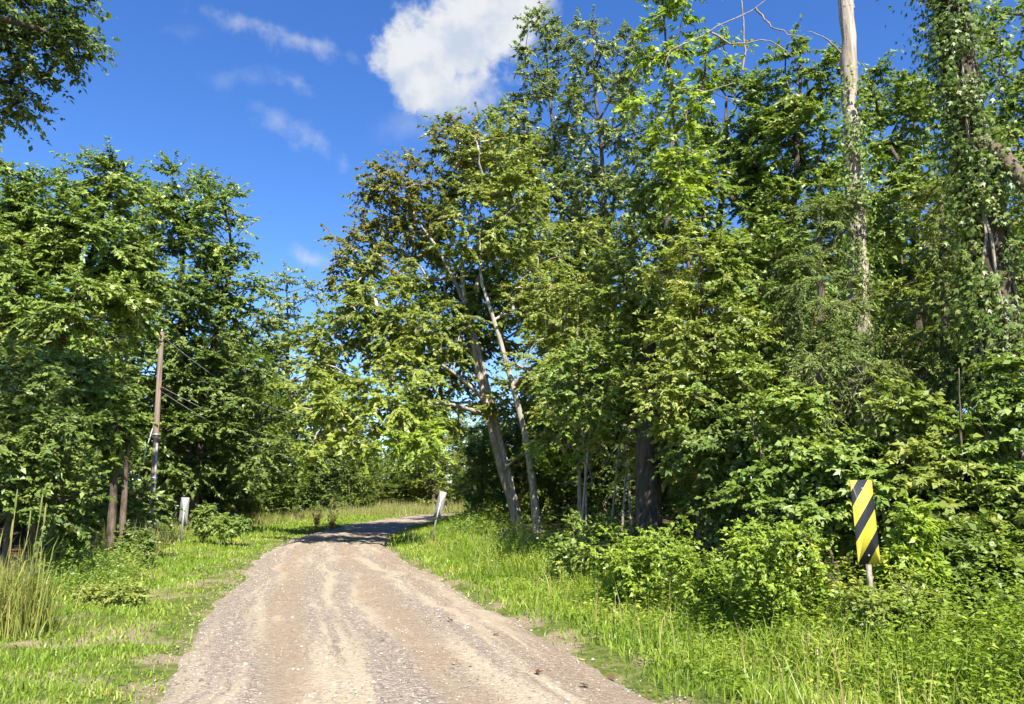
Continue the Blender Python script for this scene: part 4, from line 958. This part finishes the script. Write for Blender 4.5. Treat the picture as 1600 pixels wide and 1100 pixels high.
# panels seen from behind
for px, pyt, pyb, Y, lean, rz_, lab in ((288, 777, 821, 25.0, 1.0, 8, 'upright narrow marker panel seen from its plain grey back on the left verge'), (688, 768, 809, 26.0, 13.5, -10, 'tilted narrow marker panel seen from its pale back beside the bend')):
    kk = pxm(px, 790, Y); foot = {288: 288, 688: 672}[px]; b = gbase(foot, Y); tp = at(px, pyt, Y)[2] - b[2]; lo = at(px, pyb, Y)[2] - b[2]
    root = empty('marker_panel', b); tag(root, lab, 'sign', None); root.rotation_euler = (0, math.radians(lean), math.radians(rz_))
    cs = 1 / math.cos(math.radians(lean)); plate(.265, (tp - lo) * cs, .004, .022).build('panel', PANELBACK, root, loc=(0, .035, lo * cs))
    upost(tp * cs - .02).build('post', STEEL, root)
    for z in (.1, .85):
        t = MB(); bolt(t, 0, 0, 0, .014); t.build('bolt', STEEL, root, loc=(0, -.001, (lo + (tp - lo) * z) * cs))

# ------------------------------------------------------------------ utility pole
Y = 27.0; b = gbase(241, Y); top = at(253, 517, Y) - b
root = empty('utility_pole', b); tag(root, 'weathered wooden utility pole with conduit and slack cables at the left wood edge', 'utility pole')
pw = bark_mat('pole_wood', (.15, .105, .08), (.28, .21, .165), (.21, .17, .135), 5, .05)
ts = np.linspace(0, 1, 14)[:, None]; P = top * ts - np.array([0, 0, .1]) * (1 - ts)
t = MB(); t.tube(P, np.linspace(.11, .09, 14), 14, .015); t.build('pole', pw, root, smooth=True)
t = MB(); t.tube([top + [0, 0, -.03], top + [0, 0, .06], top + [0, 0, .08]], [.11, .11, .03], 12); t.build('pole_cap', STEEL, root)
c0 = lambda u: top * u + np.array([.09, -.08, 0])
t = MB(); t.tube([c0(.0), c0(.25), c0(.46)], [.036] * 3, 8); t.build('conduit', simple('conduit_grey', (.30, .30, .30), .45), root, smooth=True)
blk_ = simple('cable_black', (.02, .02, .02), .5)
for u in (.12, .3, .5):
    t = MB(); t.tube([top * u - [0, 0, .02], top * u + [0, 0, .02]], [.13, .13], 14); t.build('strap', STEEL, root)
ins = simple('insulator_brown', (.10, .05, .03), .25)
for u, dx in ((.955, .16), (.72, .15)):
    q = top * u + [dx, -.05, 0]; t = MB(); t.tube([q - [.08, 0, 0], q, q + [.03, 0, 0], q + [.07, 0, 0]], [.02, .045, .035, .045], 8); t.build('insulator', ins, root)
def sag(a, e, d, n=16):
    u = np.linspace(0, 1, n)[:, None]; p = a + (e - a) * u; p[:, 2] -= (d * 4 * u * (1 - u))[:, 0]; return p
wire = simple('cable_grey', (.34, .34, .34), .5)
for a, e, d in ((top * .955 + [.2, -.05, 0], at(470, 650, 45) - b, .5), (top * .72 + [.2, -.05, 0], at(450, 690, 42) - b, .2), (top * .70 + [.15, -.05, 0], at(470, 720, 42) - b, .3)):
    t = MB(); t.tube(sag(a, e, d), .017, 5); t.build('cable', wire, root, smooth=True)
gyp = gbase(190, 26.5) - b
t = MB(); t.tube([top * .60, (top * .6 + gyp) / 2, gyp], .011, 5); t.build('guy_wire', wire, root, smooth=True)
t = MB(); t.tube([top * .60 + (gyp - top * .6) * .12, top * .60 + (gyp - top * .6) * .36], .022, 6); t.build('guy_guard', simple('guard_white', (.6, .6, .6), .5), root)
